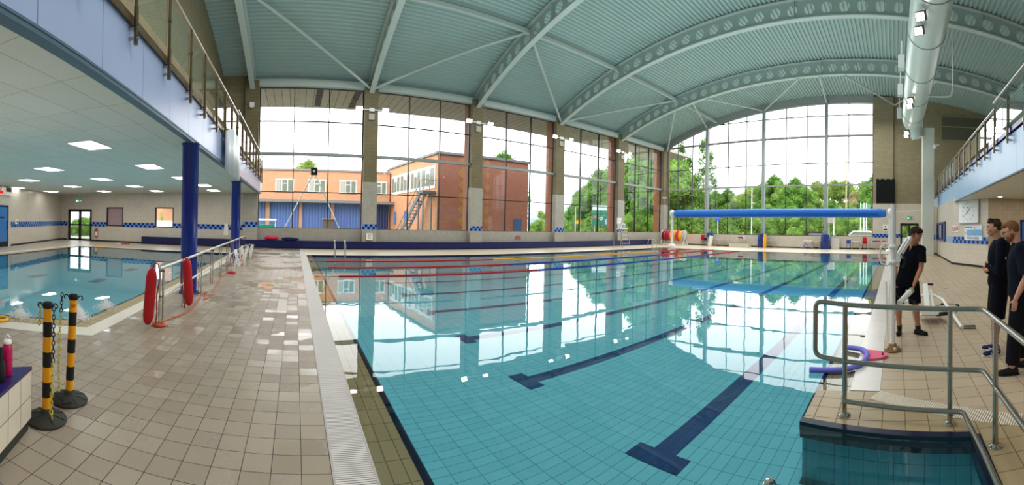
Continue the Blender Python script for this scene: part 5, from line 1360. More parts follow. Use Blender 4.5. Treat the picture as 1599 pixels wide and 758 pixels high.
for t0,t1 in ((.3,2.95),(3.0,5.75),(5.8,8.3),(8.35,11.3)):
    b = MB(); sideq(b,t0,t1,5.0,7.15,.05); w = b.build('strip_window', M_WIN, wg)
    for i in range(3):
        a = t0+.15+(t1-t0-.2)*i/3; b = MB(); sideq(b,a,a+(t1-t0)/3-.25,5.3,6.9 if i!=1 else 6.45,.08); b.build('pane', M_GL, w)
b = MB(); sideq(b,1.2,1.9,1.6,3.0,.06); b.build('window', M_SH, wg); b = MB(); sideq(b,4.2,4.9,1.6,3.0,.06); b.build('window', M_SH, wg)
M_ST = simple('galvanised stair',C('#7d858c'),.5,.3,.1)
st = thing('outside_staircase','grey steel fire escape with open treads on the side of the brick wing','staircase')
T0,T1 = Vector((11.7,33.9,4.6)),Vector((10.1,36.6,-.3))
fl_ = (T1-T0); hd_ = Vector((fl_.x,fl_.y,0)).normalized(); wd_ = Vector((-hd_.y,hd_.x,0))
for s in (-.45,.45):
    b = MB(); b.bar(T0+wd_*s,T1+wd_*s,.05,.28); b.build('stringer', M_ST, st)
    b = MB(); b.tube([T0+wd_*s+Vector((0,0,1)),T1+wd_*s+Vector((0,0,1))],.03,6); 
    for i in range(9): p=T0+fl_*i/8+wd_*s; b.tube([p,p+Vector((0,0,1))],.018,5)
    b.build('stair_rail', M_ST, st)
for i in range(16):
    b = MB(); p = T0+fl_*(i+.5)/16; b.obox(p,(.26,.86,.05),math.atan2(hd_.y,hd_.x)); b.build('tread', M_ST if i not in (6,7,8,9) else M_SH, st)
b = MB(); b.box(11.2,12.6,32.6,34.2,4.5,4.7); b.build('landing', M_ST, st)
b = MB(); b.tube([(11.2,32.6,5.7),(12.5,32.6,5.7)],.03,6); b.tube([(11.2,32.6,5.7),(11.2,34.0,5.7)],.03,6)
for (x,y) in ((11.2,32.6),(11.85,32.6),(11.2,33.4)): b.tube([(x,y,4.7),(x,y,5.7)],.02,5)
b.build('landing_rail', M_ST, st)
for (x,y) in ((11.3,34.0),(11.3,32.7),(12.1,32.7)):
    b = MB(); b.tube([(x,y,-.35),(x,y,4.5)],.07,8); b.build('support_post', M_ST, st)
r = thing('yard_container','teal plastic container in the yard under a white pipe','container',(-3.6,38.5,-.35))
b = MB(); b.rbox(-1.6,1.6,-.8,.8,0,1.55,.1); b.build('body', simple('teal plastic',C('#12b59a'),.5), r); b = MB(); b.rbox(-1.65,1.65,-.85,.85,1.55,1.65,.1); b.build('lid', simple('teal lid',C('#0fa58c'),.5), r)
b = MB(); b.tube([(-6,37.5,1.75),(-1.9,37.5,1.75)],.12,10); b.tube([(-2.0,37.5,-.35),(-2.0,37.5,1.75)],.05,6); b.tube([(-5.9,37.5,-.35),(-5.9,37.5,1.75)],.05,6); tag(b.build('barrier_pipe', M_WIN),'white horizontal barrier pipe behind the leftmost window','barrier')
r = thing('timber_bin','weathered timber bin in front of the blue shutters','bin',(3.6,42.0,-.35))
b = MB(); b.box(-.6,.6,-.4,.4,0,2.3); b.build('body', simple('weathered timber',C('#6f5f52'),.8,0,.2,10), r); b=MB(); b.box(-.7,.7,-.5,.5,2.3,2.42); b.build('lid', simple('pale lid',C('#9b948a'),.7), r)
r = thing('floodlight_mast','dark square floodlight on two long white stays outside the first window','floodlight',(1.35,29.6,0))
b = MB(); b.box(-.25,.25,-.12,.12,5.3,5.85); b.build('lamp_housing', M_BLACK, r); b=MB(); b.ell((0,-.13,5.57),(.1,.03,.1),10,8); b.build('lamp_face', M_WIN, r)
b = MB(); b.tube([(-.1,0,5.35),(-2.95,-.2,-.35)],.045,8); b.tube([(.1,0,5.35),(2.75,-.2,-.35)],.045,8); b.build('stay', M_WIN, r)
for (x,y) in ((1.45,26.4),(4.0,26.4)):
    b = MB()
    for j in range(3): b.box(-.22,.22,-1.9+j*1.3,-.8+j*1.3,-.03,0)
    o = b.build('eaves_vent', M_BLACK); o.location=(x,y+.4,10.355); tag(o, 'dark vent strip in the eaves, '+('left' if x<2 else 'right')+' one over the first window','vent')
# ------------------------------------------------------------------ street furniture and vehicles
def pole(x,y,h,r0,label,name='lamp_post',arm=None,mat=None):
    r = thing(name,label,'post',(x,y,-.35)); b = MB(); b.tube([(0,0,0),(0,0,h)],[r0,r0*.6],10); b.build('pole', mat or M_WIN, r)
    if arm:
        b = MB(); b.tube([(0,0,h-.02),(arm*.5,0,h+.12),(arm,0,h+.15)],.05,8); b.build('arm', mat or M_WIN, r)
        b = MB(); b.ell((arm*1.15,0,h+.13),(.35,.14,.08),12,6); b.build('lamp_head', M_GREYP, r)
    return r
pole(60,7.7,14.4,.14,'tall thin yellowish mast outside, right part of the arched window','mast',mat=simple('sand mast',C('#b7ad83'),.6))
pole(50,19.7,10.6,.07,'slim pale lamp post outside, left of the middle mullion','lamp_post')
pole(50,8.05,3.9,.09,'short grey post with a box sign outside, right of the right mullion','sign_post')
pole(50,8.7,3.9,.06,'second short grey post beside the box sign outside','sign_post')
b = MB(); b.box(-.05,.05,-.5,.5,0,.9); o=b.build('sign_box',M_GREYP); o.location=(50,8.35,2.6); tag(o,'pale grey box sign on two posts outside the arched window','sign')
for k,y in enumerate((4.48,4.05,3.72)):
    r = pole(50,y,5.7,.09,['left','middle','right'][k]+' white flagpole of the three by the white car','flagpole')
    b = MB(); b.add([(0,0,5.6),(0,-.5,5.5),(.02,-.55,4.6),(0,0,4.7)],[(0,1,2,3)],False); b.build('flag', simple('green white flag',C('#5da678'),.7), r)
r = thing('road_sign','round blue road sign on a white post beyond the arched window','sign',(50,25.0,-.35))
b = MB(); b.tube([(0,0,0),(0,0,3.3)],.06,8); b.build('pole',M_WIN,r); b=MB(); b.lathe([(0,-.02),(.4,-.02),(.4,.02),(0,.02)],(0,0,3.4),20,'x'); b.build('sign_disc',simple('road sign blue',C('#2b55b5'),.5),r)
r = thing('direction_sign','large green road direction sign with white route diagram behind the fourth window','sign',(41.3,40.0,0),-.78)
b = MB(); b.box(-1.35,1.35,-.05,.05,2.0,4.2); b.build('sign_board', simple('road sign green',C('#0d6b50'),.5), r)
b = MB(); b.box(-1.35,1.35,-.05,.05,4.25,5.0); b.build('header_board', simple('pale sign',C('#b9cdd0'),.5), r)
b = MB(); b.bar((-.05,-.07,2.2),(-.05,-.07,3.6),.02,.16,(0,1,0)); b.bar((-.05,-.07,3.1),(.5,-.07,3.5),.02,.13,(0,1,0)); b.bar((-.05,-.07,2.9),(-.7,-.07,3.2),.02,.13,(0,1,0)); b.bar((.5,-.07,3.5),(.5,-.07,3.9),.02,.13,(0,1,0))
b.ring((-.05,-.07,3.0),.2,.06,16,6,'y'); b.build('route_diagram', simple('sign white',C('#dfe6e4'),.5), r)
b = MB(); b.box(.55,1.2,-.075,-.05,2.15,2.9); b.build('blue_panel', simple('sign blue patch',C('#8fa9cf'),.5), r); b=MB(); b.box(-1.2,-.75,-.075,-.05,3.0,3.4); b.build('brown_panel', simple('sign brown patch',C('#a8574a'),.5), r)
for x in (-1,1): b = MB(); b.tube([(x,.1,-.35),(x,.1,5.0)],.07,8); b.build('post',M_GREYP,r)
for (x,y,t) in ((35.3,39.2,'left'),(36.2,39.2,'right')):
    pole(x,y,4.8,.05,t+' of two thin poles behind the fourth window','sign_post')
b = MB(); b.box(-.42,.42,-.03,.03,-.22,.22); o=b.build('yellow_sign',M_YELLOW); o.location=(35.8,39.1,2.35); tag(o,'small yellow sign on thin poles behind the fourth window','sign')
r = thing('road_sign','triangular warning sign on a pole behind the fifth window','sign',(54,44,-.35),-.8)
b = MB(); b.tube([(0,0,0),(0,0,3.6)],.07,8); b.build('pole',M_GREYP,r); b=MB(); b.add([(-.5,-.05,4.2),(.5,-.05,4.2),(0,-.05,3.3)],[(0,1,2)],False); b.build('sign_face',M_WIN,r)
def car(loc, rz, label, mat, van=False, name='car'):
    r = thing(name, label, 'car', loc, rz); H = 1.95 if van else 1.42
    prof = [(-2.1,.35),(-2.15,.75),(-1.95,.95),(-1.3,1.0),(-.75,H-.08),(-.45,H),(1.3 if not van else 1.9,H),(1.85 if not van else 2.1,1.0),(2.15,.92),(2.2,.4)]
    b = MB(); b.extr([(x,-.85,z) for x,z in prof],(0,1.7,0)); b.build('body', mat, r)
    for s in (-.855,.855):
        b = MB(); b.poly([(-1.1,s,1.03),(-.65,s,H-.15),(1.2,s,H-.12),(1.6,s,1.03)]); b.build('side_window', M_GL, r)
    for x in (-1.35,1.35):
        for s in (-.82,.82): b = MB(); b.lathe([(0,-.1),(.2,-.1),(.33,-.09),(.33,.09),(.2,.1),(0,.1)],(x,s,.33),20,'y'); b.build('wheel', M_BLACK, r)
    b = MB(); b.box(2.15,2.22,-.8,-.55,.6,.8); b.box(2.15,2.22,.55,.8,.6,.8); b.build('lamp', simple('car lamp',C('#b5532a'),.3), r)
    return r
car((48,3.7,-.35),PI/2,'white car parked outside the right end of the arched window',simple('white car paint',C('#e6e9ec'),.3)).scale = (1.15,1.1,1.42)
car((47,9.5,-.35),PI/2,'dark car parked outside left of the right navy drum',simple('dark car paint',C('#3a2a30'),.25)).scale = (.8,1,1.3)
car((45,-2.4,-.35),.4,'silver car seen through the end wall door',simple('silver car paint',C('#8d949a'),.3))
# ------------------------------------------------------------------ trees
LEAF = {}
def leafmat(name, c1, c2):
    m, nt, out = newmat(name); p = node(nt,'ShaderNodeBsdfDiffuse'); tl = node(nt,'ShaderNodeBsdfTranslucent')
    gi = node(nt,'ShaderNodeTexCoord'); no = node(nt,'ShaderNodeTexNoise'); no.inputs['Scale'].default_value=.9; no.inputs['Detail'].default_value=8; no.inputs['Roughness'].default_value=.75
    L(nt,gi.outputs['Object'],no.inputs['Vector']); mr = node(nt,'ShaderNodeMapRange'); mr.inputs[1].default_value=.32; mr.inputs[2].default_value=.68; L(nt,no.outputs['Fac'],mr.inputs[0])
    c = mixc(nt,mr.outputs[0],c1,c2); L(nt,c,p.inputs[0]); L(nt,c,tl.inputs[0])
    mx = node(nt,'ShaderNodeMixShader'); mx.inputs[0].default_value=.3; L(nt,p.outputs[0],mx.inputs[1]); L(nt,tl.outputs[0],mx.inputs[2]); L(nt,mx.outputs[0],out.inputs[0]); return m
LM = [leafmat('fresh green leaves',C('#31591f'),C('#a3ca66')),leafmat('mid green leaves',C('#29501c'),C('#86b655')),leafmat('yellow green leaves',C('#55782e'),C('#bcd277')),leafmat('brown green leaves',C('#7d7a52'),C('#bfae86'))]
M_BARK = simple('bark',C('#4b4034'),.9,0,.2,8)
def tree_proto(seed, mat, lobes, R, H, nleaf, ls, trunk_h, density=1.0, lr=1.0):
    rr = random.Random(seed); root = thing('tree','x','tree')
    b = MB(); b.tube([(0,0,0),(.1,0,trunk_h*.5),(0,.1,trunk_h*1.25)],[.28,.22,.12],8)
    for k in range(5):
        a=2*PI*k/5+seed; b.tube([(0,0,trunk_h*.8),(math.cos(a)*R*.3,math.sin(a)*R*.3,trunk_h+H*.25),(math.cos(a)*R*.6,math.sin(a)*R*.6,trunk_h+H*.5)],[.1,.07,.03],5)
    b.build('trunk', M_BARK, root)
    b = MB(); L_ = []
    for i in range(lobes):
        a = rr.uniform(0,2*PI); t = rr.uniform(0,1); q = R*.62*math.sqrt(rr.uniform(0,1))*math.sin(PI*(.2+.75*t))
        L_.append((Vector((q*math.cos(a),q*math.sin(a),trunk_h*.6+H*(.08+.80*t))), R*rr.uniform(.28,.45)*(1.1-.45*t)*lr))
    if density >= 1:
        for c,s in L_: b.ell(c,(s*.72,s*.72,s*.66),8,6)
    per = nleaf//lobes
    for c,s in L_:
        for j in range(per):
            d = Vector((rr.gauss(0,1),rr.gauss(0,1),rr.gauss(0,1))).normalized(); p = c+d*s*rr.uniform(.7,1.12)
            u = Vector((rr.gauss(0,1),rr.gauss(0,1),rr.gauss(0,1))).normalized(); v = u.orthogonal().normalized(); z = ls*rr.uniform(.6,1.3)
            b.add([p-u*z,p+v*z*.6,p+u*z,p-v*z*.6],[(0,1,2,3)],False)
    b.build('crown', mat, root)
    return root
tp = [tree_proto(1,LM[0],24,3.6,8.5,11000,.115,1.2), tree_proto(2,LM[1],26,4.0,9.5,12000,.12,1.2), tree_proto(3,LM[2],22,3.4,8.0,9500,.10,1.2),
      tree_proto(4,LM[1],90,2.1,17,8000,.10,1.5,.5,.75), tree_proto(5,LM[3],20,3.2,7.5,8000,.10,1.2), tree_proto(6,LM[0],22,3.0,3.4,9500,.095,.1)]
kinds = ['bright green bushy tree','mid green rounded tree','yellow-green airy tree','tall narrow open poplar','brownish budding tree','low green bush']
used = [False]*6
def put(k, x, y, s, label, sz=None):
    sc3 = (s,s,sz or s)
    if not used[k]:
        used[k] = True; o = tp[k]; o.location=(x,y,-.4); o.scale=sc3; o.rotation_euler=(0,0,x+y); o['label']=label; o['group']='trees outside'; 
        if k==5: o.name='bush'; o['category']='bush'
        return o
    o = dup(tp[k],(x,y,-.4),x*1.7+y,label,'trees outside',sc3)
    return o
rt = random.Random(5)
def ang_xy(px, dist): 
    a = (px-455.06+0)/595.45; return dist*math.sin(a), dist*math.cos(a)
put(1,*ang_xy(775,62),1.45,'round green tree top showing above the brick wing roof'); put(0,*ang_xy(752,66),1.25,'lower green tree top above the brick wing, at its left')
put(2,*ang_xy(474,66),1.5,'thin pale tree top above the long building roof behind the floodlight')
# behind windows three to five
where = lambda px: ('third window' if px<866 else 'fourth window' if px<960 else 'fifth window')
n_ = 0
seq = ['leftmost','second','third','fourth','fifth','sixth','seventh','eighth','ninth','tenth','eleventh','twelfth','thirteenth','fourteenth']
row1 = [(838,105,.75,2),(856,100,.8,1),(884,84,.75,2),(897,80,1.0,1),(914,74,1.25,0),(930,72,1.35,1),(947,74,1.6,0),(962,70,1.45,1),(980,66,1.65,0),(996,64,1.6,1),(1012,66,1.75,0),(1028,64,1.75,1),(1044,60,1.55,0)]
for i,(px,dst,s,k) in enumerate(row1): put(k,*ang_xy(px,dst),s,kinds[k]+' outside the '+where(px)+', '+seq[i]+' tree of its row')
row1b = [(832,88,.9),(850,86,.9),(868,84,.9),(880,76,.95),(902,72,1.1),(920,66,1.1),(940,64,1.1),(958,60,1.15),(975,58,1.1),(990,56,1.1),(1008,56,1.1),(1024,54,1.1)]
for i,(px,dst,s) in enumerate(row1b): put(5,*ang_xy(px,dst),s,'low green bush outside the '+where(px)+', '+seq[i]+' bush of its row')
row2 = [(1056,62,1.0,3),(1068,66,.92,3),(1090,60,1.02,3),(1102,64,.95,3),(1064,70,1.0,1),(1085,72,1.05,0),(1110,72,.95,1),(1128,72,1.0,1),(1146,70,1.0,2),(1162,74,1.25,2),(1180,72,1.25,2),(1200,70,1.25,1)]
for i,(px,dst,s,k) in enumerate(row2): put(k,*ang_xy(px,dst),s,kinds[k]+' outside, '+seq[i]+' in the left half of the arched window')
row3 = [(1214,68,1.2,0),(1236,66,1.15,1),(1250,70,1.15,0),(1272,72,1.35,2),(1296,74,1.4,2),(1316,74,1.4,2),(1330,68,1.15,4),(1346,70,1.3,0),(1362,68,1.25,1),(1378,70,1.2,0),(1396,70,1.2,1),(1414,60,.9,0)]
for i,(px,dst,s,k) in enumerate(row3): put(k,*ang_xy(px,dst),s,kinds[k]+' outside, '+seq[i]+' in the right half of the arched window')
row4 = [(1050+i*30,58,1.25) for i in range(13)]
for i,(px,dst,s) in enumerate(row4): put(5,*ang_xy(px,dst),s*(1+.15*math.sin(i*2.3)),'low green bush outside, '+seq[i]+' from the left under the arched window')
row5 = [(1060+i*33,62,1.0,(i%2)) for i in range(11)]
for i,(px,dst,s,k) in enumerate(row5): put(k,*ang_xy(px,dst),s*.72,'smaller '+kinds[k]+' outside, '+seq[i]+' in the arched window front row')
for i,px in enumerate((120,135,258,270)):
    x,y = ang_xy(px,44 if i<2 else 50); put(5 if i<2 else 2,x,y,.6,['low bush left','low bush right','small tree left','small tree right'][i]+(' outside the glazed doors' if i<2 else ' outside the clear small window'))
b = MB(); b.box(-34,-17,60,61,-.35,6); tag(b.build('brick_building',M_BR),'low brick building seen through the small clear window and glazed doors','building')

b = MB(); b.box(-30,-10.5,40,40.2,-.35,1.5); tag(b.build('garden_wall',M_WIN),'low white wall outside the small clear window','wall')
# ------------------------------------------------------------------ people
def remeshed(name, b, mat, parent, voxel=.009, smooth=4):
    o = b.build(name, mat, parent)
    m = o.modifiers.new('r','REMESH'); m.mode='VOXEL'; m.voxel_size=voxel; m.use_smooth_shade=True
    s = o.modifiers.new('s','SMOOTH'); s.factor=.5; s.iterations=smooth
    bpy.context.view_layer.update()
    dg = bpy.context.evaluated_depsgraph_get()
    me = bpy.data.meshes.new_from_object(o.evaluated_get(dg), depsgraph=dg)
    o.modifiers.clear(); o.data = me
    return o
def loft(b, secs, n=20):
    """closed loft through elliptical sections (centre, right, forward, rx, ry)"""
    vs = []
    for c,r,f,rx_,ry_ in secs:
        for k in range(n):
            a = 2*PI*k/n; vs.append(Vector(c)+Vector(r)*rx_*math.cos(a)+Vector(f)*ry_*math.sin(a))
    m = len(secs)
    b.add(vs,[(i*n+k,i*n+(k+1)%n,(i+1)*n+(k+1)%n,(i+1)*n+k) for i in range(m-1) for k in range(n)]+[tuple(range(n-1,-1,-1)),tuple(range((m-1)*n,m*n))],True)
def limb(b, pts, rad, n=14, caps=True):
    b.tube(pts, rad, n)
    if caps:
        for p,r in ((pts[0],rad[0]),(pts[-1],rad[-1])): b.ell(p, r, 12, 8)
    for p,r in zip(pts[1:-1],rad[1:-1]): b.ell(p, r*.99, 12, 8)
def lerp(a,b,t): return Vector(a)*(1-t)+Vector(b)*t
def frame_mat(fwd, up):
    f = Vector(fwd).normalized(); u = Vector(up); r = f.cross(u).normalized(); u = r.cross(f)
    return Matrix((r,f,u)).transposed()   # columns right, forward, up
def hand(b, w, direction, palmn, s=1.0, curl=.5, side=1):
    """palm and five separate fingers; direction along the hand, palmn palm normal"""
    d = Vector(direction).normalized(); nrm = Vector(palmn); nrm = (nrm-d*nrm.dot(d)).normalized(); r = d.cross(nrm)*side
    w = Vector(w)
    M = Matrix((r,d,nrm)).transposed()
    b.ell(w+d*.045*s, (.038*s,.052*s,.017*s), 12, 8, M)
    for i,(off,ln) in enumerate(((-.027,.062),(-.009,.072),(.009,.068),(.026,.052))):
        p0 = w+d*.085*s+r*off*s; p1 = p0+(d*math.cos(curl*.6)+nrm*math.sin(curl*.6))*ln*.5*s; p2 = p1+(d*math.cos(curl*1.6)+nrm*math.sin(curl*1.6))*ln*.5*s
        b.tube([p0-d*.02*s,p0,p1,p2],[.0095*s,.0095*s,.0088*s,.0075*s],8); b.ell(p2,.0075*s,8,6)
    p0 = w+d*.025*s-r*.032*s; p1 = p0+(d*.6-r*.7+nrm*.3).normalized()*.035*s; p2 = p1+(d*.85-r*.1+nrm*.5).normalized()*.03*s
    b.tube([p0,p1,p2],[.012*s,.0105*s,.009*s],8); b.ell(p2,.009*s,8,6)
def person(label, loc, rz, J, S):
    r = thing('person', label, 'person', loc, rz)
    V = {k: Vector(v) for k,v in J.items()}
    HM = frame_mat(V['hfwd'], V['hup']); hc = V['head']
    def H(x,y,z): return hc+HM@Vector((x,y,z))
    skin = simple(S['skin_name'], S['skin'], .5, 0, .06, 9)
    shr = (V['shR']-V['shL']).normalized(); pelr = (V['hipR']-V['hipL']).normalized()
    chest = (V['shL']+V['shR'])/2
    pel = (V['hipL']+V['hipR'])/2; up_ = (chest-pel).normalized()
    fch = up_.cross(shr).normalized()*1.0; fpe = up_.cross(pelr).normalized()
    bu = S.get('build',1.0)
    def torso(b, inf, z0=-.06, hem=0):
        secs = []
        for t,rx_,ry_,fo in ((z0,.150,.105,-.005),(.02,.163,.112,-.008),(.22,.150,.105,.0),(.40,.140,.100,.006+.02*(bu-1)),(.62,.158,.112,.008),(.82,.178,.112,.0),(.95,.180,.098,-.01),(1.03,.150,.082,-.012),(1.09,.085,.066,-.01)):
            t2 = max(0,min(1,t)); rv = (pelr*(1-t2)+shr*t2).normalized(); fv = (fpe*(1-t2)+fch*t2).normalized()
            c = pel+(chest-pel)*t+fv*fo
            belly = 1+.18*(bu-1)*math.exp(-((t-.3)/.25)**2)*3
            secs.append((c, rv, fv, (rx_*bu**.6)+inf, ry_*belly*(S.get('deep',1) if inf else 1)+inf))
        loft(b, secs)
    # ---- body
    b = MB(); torso(b, 0)
    b.tube([chest+up_*.0, V['neck'], H(0,-.02,-.075)],[.062,.058,.056],14)
    b.ell(hc, (.076,.095,.108), 20, 14, HM)
    b.ell(H(0,.012,-.052), (.058,.072,.066), 16, 12, HM)
    b.ell(H(0,.052,-.096), (.027,.026,.020), 12, 8, HM)            # chin
    b.ell(H(0,.088,-.012), (.0125,.016,.026), 10, 8, HM); b.ell(H(0,.101,-.028), (.0145,.014,.011), 10, 8, HM)   # nose
    b.ell(H(0,.086,.022), (.052,.012,.012), 12, 8, HM)             # brow ridge
    b.ell(H(0,.083,-.062), (.024,.012,.006), 10, 6, HM); b.ell(H(0,.081,-.072), (.021,.012,.006), 10, 6, HM)     # lips
    for s in (-1,1):
        b.ell(H(s*.078,-.008,-.012), (.010,.019,.031), 10, 8, HM@rotz(s*.35)); b.ell(H(s*.041,.064,-.028), (.024,.022,.024), 10, 8, HM)
    for s in ('L','R'):
        sh,el,wr = V['sh'+s],V['el'+s],V['wr'+s]
        limb(b,[sh,lerp(sh,el,.35),el,lerp(el,wr,.3),wr],[.055*bu**.5,.050,.040,.041,.027])
        hd = V.get('hd'+s, wr-el); hand(b, wr, hd, V.get('pn'+s, Vector((0,1,0))), 1.0, S.get('curl',.6), 1 if s=='L' else -1)
        hp,kn,an = V['hip'+s],V['kn'+s],V['an'+s]
        limb(b,[hp,lerp(hp,kn,.3),kn,lerp(kn,an,.28),lerp(kn,an,.6),an],[.085,.080,.056,.058,.044,.036])
    remeshed('body', b, skin, r, .0085, 3)
    # ---- shirt
    b = MB(); torso(b, .020, .02)
    for s in ('L','R'):
        sh,el,wr = V['sh'+s],V['el'+s],V['wr'+s]; q = S['sleeve']
        if q <= 1:
            e = lerp(sh,el,q); b.tube([lerp(chest,sh,.6)+up_*.005,sh-up_*.008,lerp(sh,el,q*.5),e],[.078,.066*bu**.4,.070,.078],16); b.ell(sh-up_*.008,.066*bu**.4,14,10)
        else:
            e = lerp(el,wr,q-1); b.tube([lerp(chest,sh,.6),sh,lerp(sh,el,.5),el,e],[.082,.074,.072,.066,.052],16); b.ell(sh,.072,14,10); b.ell(el,.067,12,8)
    sm_ = simple(S['shirt_name'], S['shirt'], .85, 0, .18, 5, .25, .2, None, 22)
    shirt = remeshed('shirt', b, sm_, r, .010, 3)
    b = MB(); cc_ = chest+up_*.062+fch*.012
    b.tube([cc_+ (shr*math.cos(a)*.074+fch*math.sin(a)*.066)+up_*(.012 if a>PI else -.012-.02*math.sin(a)) for a in [2*PI*k/18 for k in range(18)]], .013, 8, closed=True)
    b.build('collar', sm_, shirt)
    if S.get('vneck'):
        b = MB(); c = chest+up_*.035+fch*.082; b.add([c-shr*.028+up_*.03,c+shr*.028+up_*.03,c-up_*.055+fch*.028],[(0,1,2)],False)
        b.add([c-shr*.028+up_*.03-fch*.03,c+shr*.028+up_*.03-fch*.03,c-up_*.055-fch*.0],[(2,1,0)],False)
        b.build('open_collar', skin, shirt)
        for s in (-1,1):
            b = MB(); b.extr([c+shr*s*.026+up_*.035,c+shr*s*.060+up_*.03-fch*.03,c+shr*s*.045-up_*.02+fch*.012,c+shr*s*.006-up_*.035+fch*.032],fch*.006); b.build('collar_flap', sm_, shirt)
    if S.get('logo'):
        c = pel+(chest-pel)*.78+shr*S['logo'][0]+fch*(S['logo'][1])
        b = MB(); 
        def lp(x,z): return c+shr*x+up_*z
        b.tube([lp(-.03,-.005),lp(-.015,.018),lp(-.002,.004),lp(.012,-.004),lp(.045,-.012)],.0032,6); b.tube([lp(-.006,.012),lp(.03,.0)],.0026,6)
        b.build('chest_emblem', simple('emblem white',C('#c9ccd0'),.6), shirt)
    # ---- legs wear
    b = MB(); q = S['leg']; lw = S.get('loose',1.0)
    secs = []
    for t,rx_,ry_ in ((-.10,.150,.108),(.0,.172,.122),(.10,.170,.120),(.20,.160,.114)):
        secs.append((pel+(chest-pel)*t, pelr, fpe, rx_*bu**.5+.008, ry_*bu**.5*S.get('deep',1)+.008))
    loft(b, secs)
    for s in ('L','R'):
        hp,kn,an = V['hip'+s],V['kn'+s],V['an'+s]
        if q <= 1.2:
            e = lerp(hp,kn,min(1,q)) if q<=1 else lerp(kn,an,q-1)
            b.tube([hp,lerp(hp,kn,.4),lerp(hp,kn,.8),e],[.102*lw,.100*lw,.096*lw,.094*lw],16); b.ell(hp,.102,14,10)
        else:
            e = lerp(kn,an,q-1); b.tube([hp,lerp(hp,kn,.4),kn,lerp(kn,an,.4),e],[.102*lw,.098*lw,.084*lw,.080*lw,.074*lw],16); b.ell(hp,.102,14,10); b.ell(kn,.084*lw,12,8)
    remeshed('shorts' if q<1.3 else 'trousers', b, simple(S['leg_name'],S['legcol'],.85,0,.2,6,.25,.2,None,18), r, .011, 3)
    # ---- shoes and socks
    for s in ('L','R'):
        an = V['an'+s]; td = V['toe'+s].normalized(); M = frame_mat(td,(0,0,1))
        b = MB(); base = Vector((an.x,an.y,0))
        for (x,y,z,a,c,d) in ((0,-.03,.045,.037,.05,.045),(0,.04,.042,.040,.07,.040),(0,.115,.034,.043,.062,.032),(0,.0,.075,.036,.042,.035)): b.ell(base+M@Vector((x,y,z)),(a,c,d),14,10,M)
        sh_ = remeshed('shoe', b, simple(S['shoe_name'],S['shoe'],.6,0,.15), r, .008, 2)
        b = MB(); pts_=[(math.cos(a)*.043,.045+math.sin(a)*.135) for a in [2*PI*k/20 for k in range(20)]]
        vs=[base+M@Vector((x,y,.001)) for x,y in pts_]+[base+M@Vector((x,y,.02)) for x,y in pts_]; b.add(vs,[(k,(k+1)%20,20+(k+1)%20,20+k) for k in range(20)]+[tuple(range(19,-1,-1)),tuple(range(20,40))],True)
        b.build('sole', simple(S['sole_name'],S['sole'],.6), sh_)
        b = MB()
        for k in range(4): b.tube([base+M@Vector((x,.03+.022*k,.088-.011*k-abs(x)*.25)) for x in (-.022,0,.022)],.0035,6)
        if S.get('mark'):
            k = MB(); k.tube([base+M@Vector(q) for q in ((-.040,.075,.050),(-.046,.055,.036),(-.048,.035,.034),(-.047,.0,.046),(-.043,-.05,.066))],[.003,.0055,.006,.004,.0015],6)
            k.build('side_emblem', simple('shoe emblem white',C('#dcdcde'),.5), sh_)
        b.build('laces', simple('laces '+S['shoe_name'],S.get('lace',C('#2a2a2e')),.7), sh_)
        if S.get('sock'):
            b = MB(); kn=V['kn'+s]; b.tube([Vector((an.x,an.y,.07)),an,lerp(an,kn,.16)],[.040,.042,.045],14); b.build('sock', M_BLACK, r)
    # ---- head details
    hm = simple(S['hair_name'], S['hair'], .7, 0, .35, 40, .8, .3, None, 90)
    b = MB(); b.ell(H(0,-.018,.028),(.083,.098,.098),20,14,HM)
    b.ell(H(0,.030,.078),(.066,.066,.040),14,10,HM)
    if S.get('fringe'):
        for x in (-.05,-.025,0,.025,.05): b.ell(H(x,.078-abs(x)*.3,.048),(.024,.022,.034),10,8,HM)
        for s in (-1,1): b.ell(H(s*.072,.02,.0),(.014,.042,.045),10,8,HM)
    if S.get('quiff'):
        for x in (-.04,-.015,.012,.038): b.ell(H(x,.045,.112),(.024,.042,.020),10,8,HM)
        b.ell(H(0,-.03,.112),(.055,.06,.018),12,8,HM)
    hair = remeshed('hair', b, hm, r, .006, 2)
    # trim the cap clear of the face
    me = hair.data; inv = HM.transposed()
    for v in me.vertices:
        p = inv@(v.co-hc)
        line = (.040 if S.get('fringe') else .062) if p.y > .02 else (-.0 if p.y > -.03 else -.055)
        if S.get('fringe') and p.y <= .03: line -= .012
        if p.z < line:
            q_ = Vector((p.x*.80,p.y*.80,p.z)); 
            v.co = hc+HM@q_
    b = MB()
    for s in (-1,1): b.ell(H(s*.031,.083,.006),(.013,.008,.007),10,8,HM)
    b.build('eye', simple('eye white',C('#d8d4cc'),.3), r)
    b = MB()
    for s in (-1,1): b.ell(H(s*.031,.0895,.006),(.0055,.003,.0055),8,6,HM)
    b.build('iris', simple('dark iris',C('#2a2622'),.2), r)
    b = MB()
    for s in (-1,1): b.tube([H(s*.014,.095,.022),H(s*.032,.094,.028),H(s*.050,.082,.022)],.0042,6)
    b.build('eyebrow', hm, r)
    b = MB(); b.tube([H(-.02,.0905,-.067),H(0,.0955,-.066),H(.02,.0905,-.067)],.0025,6); b.build('mouth_line', simple('lip line',C('#7a3f36'),.6), r)
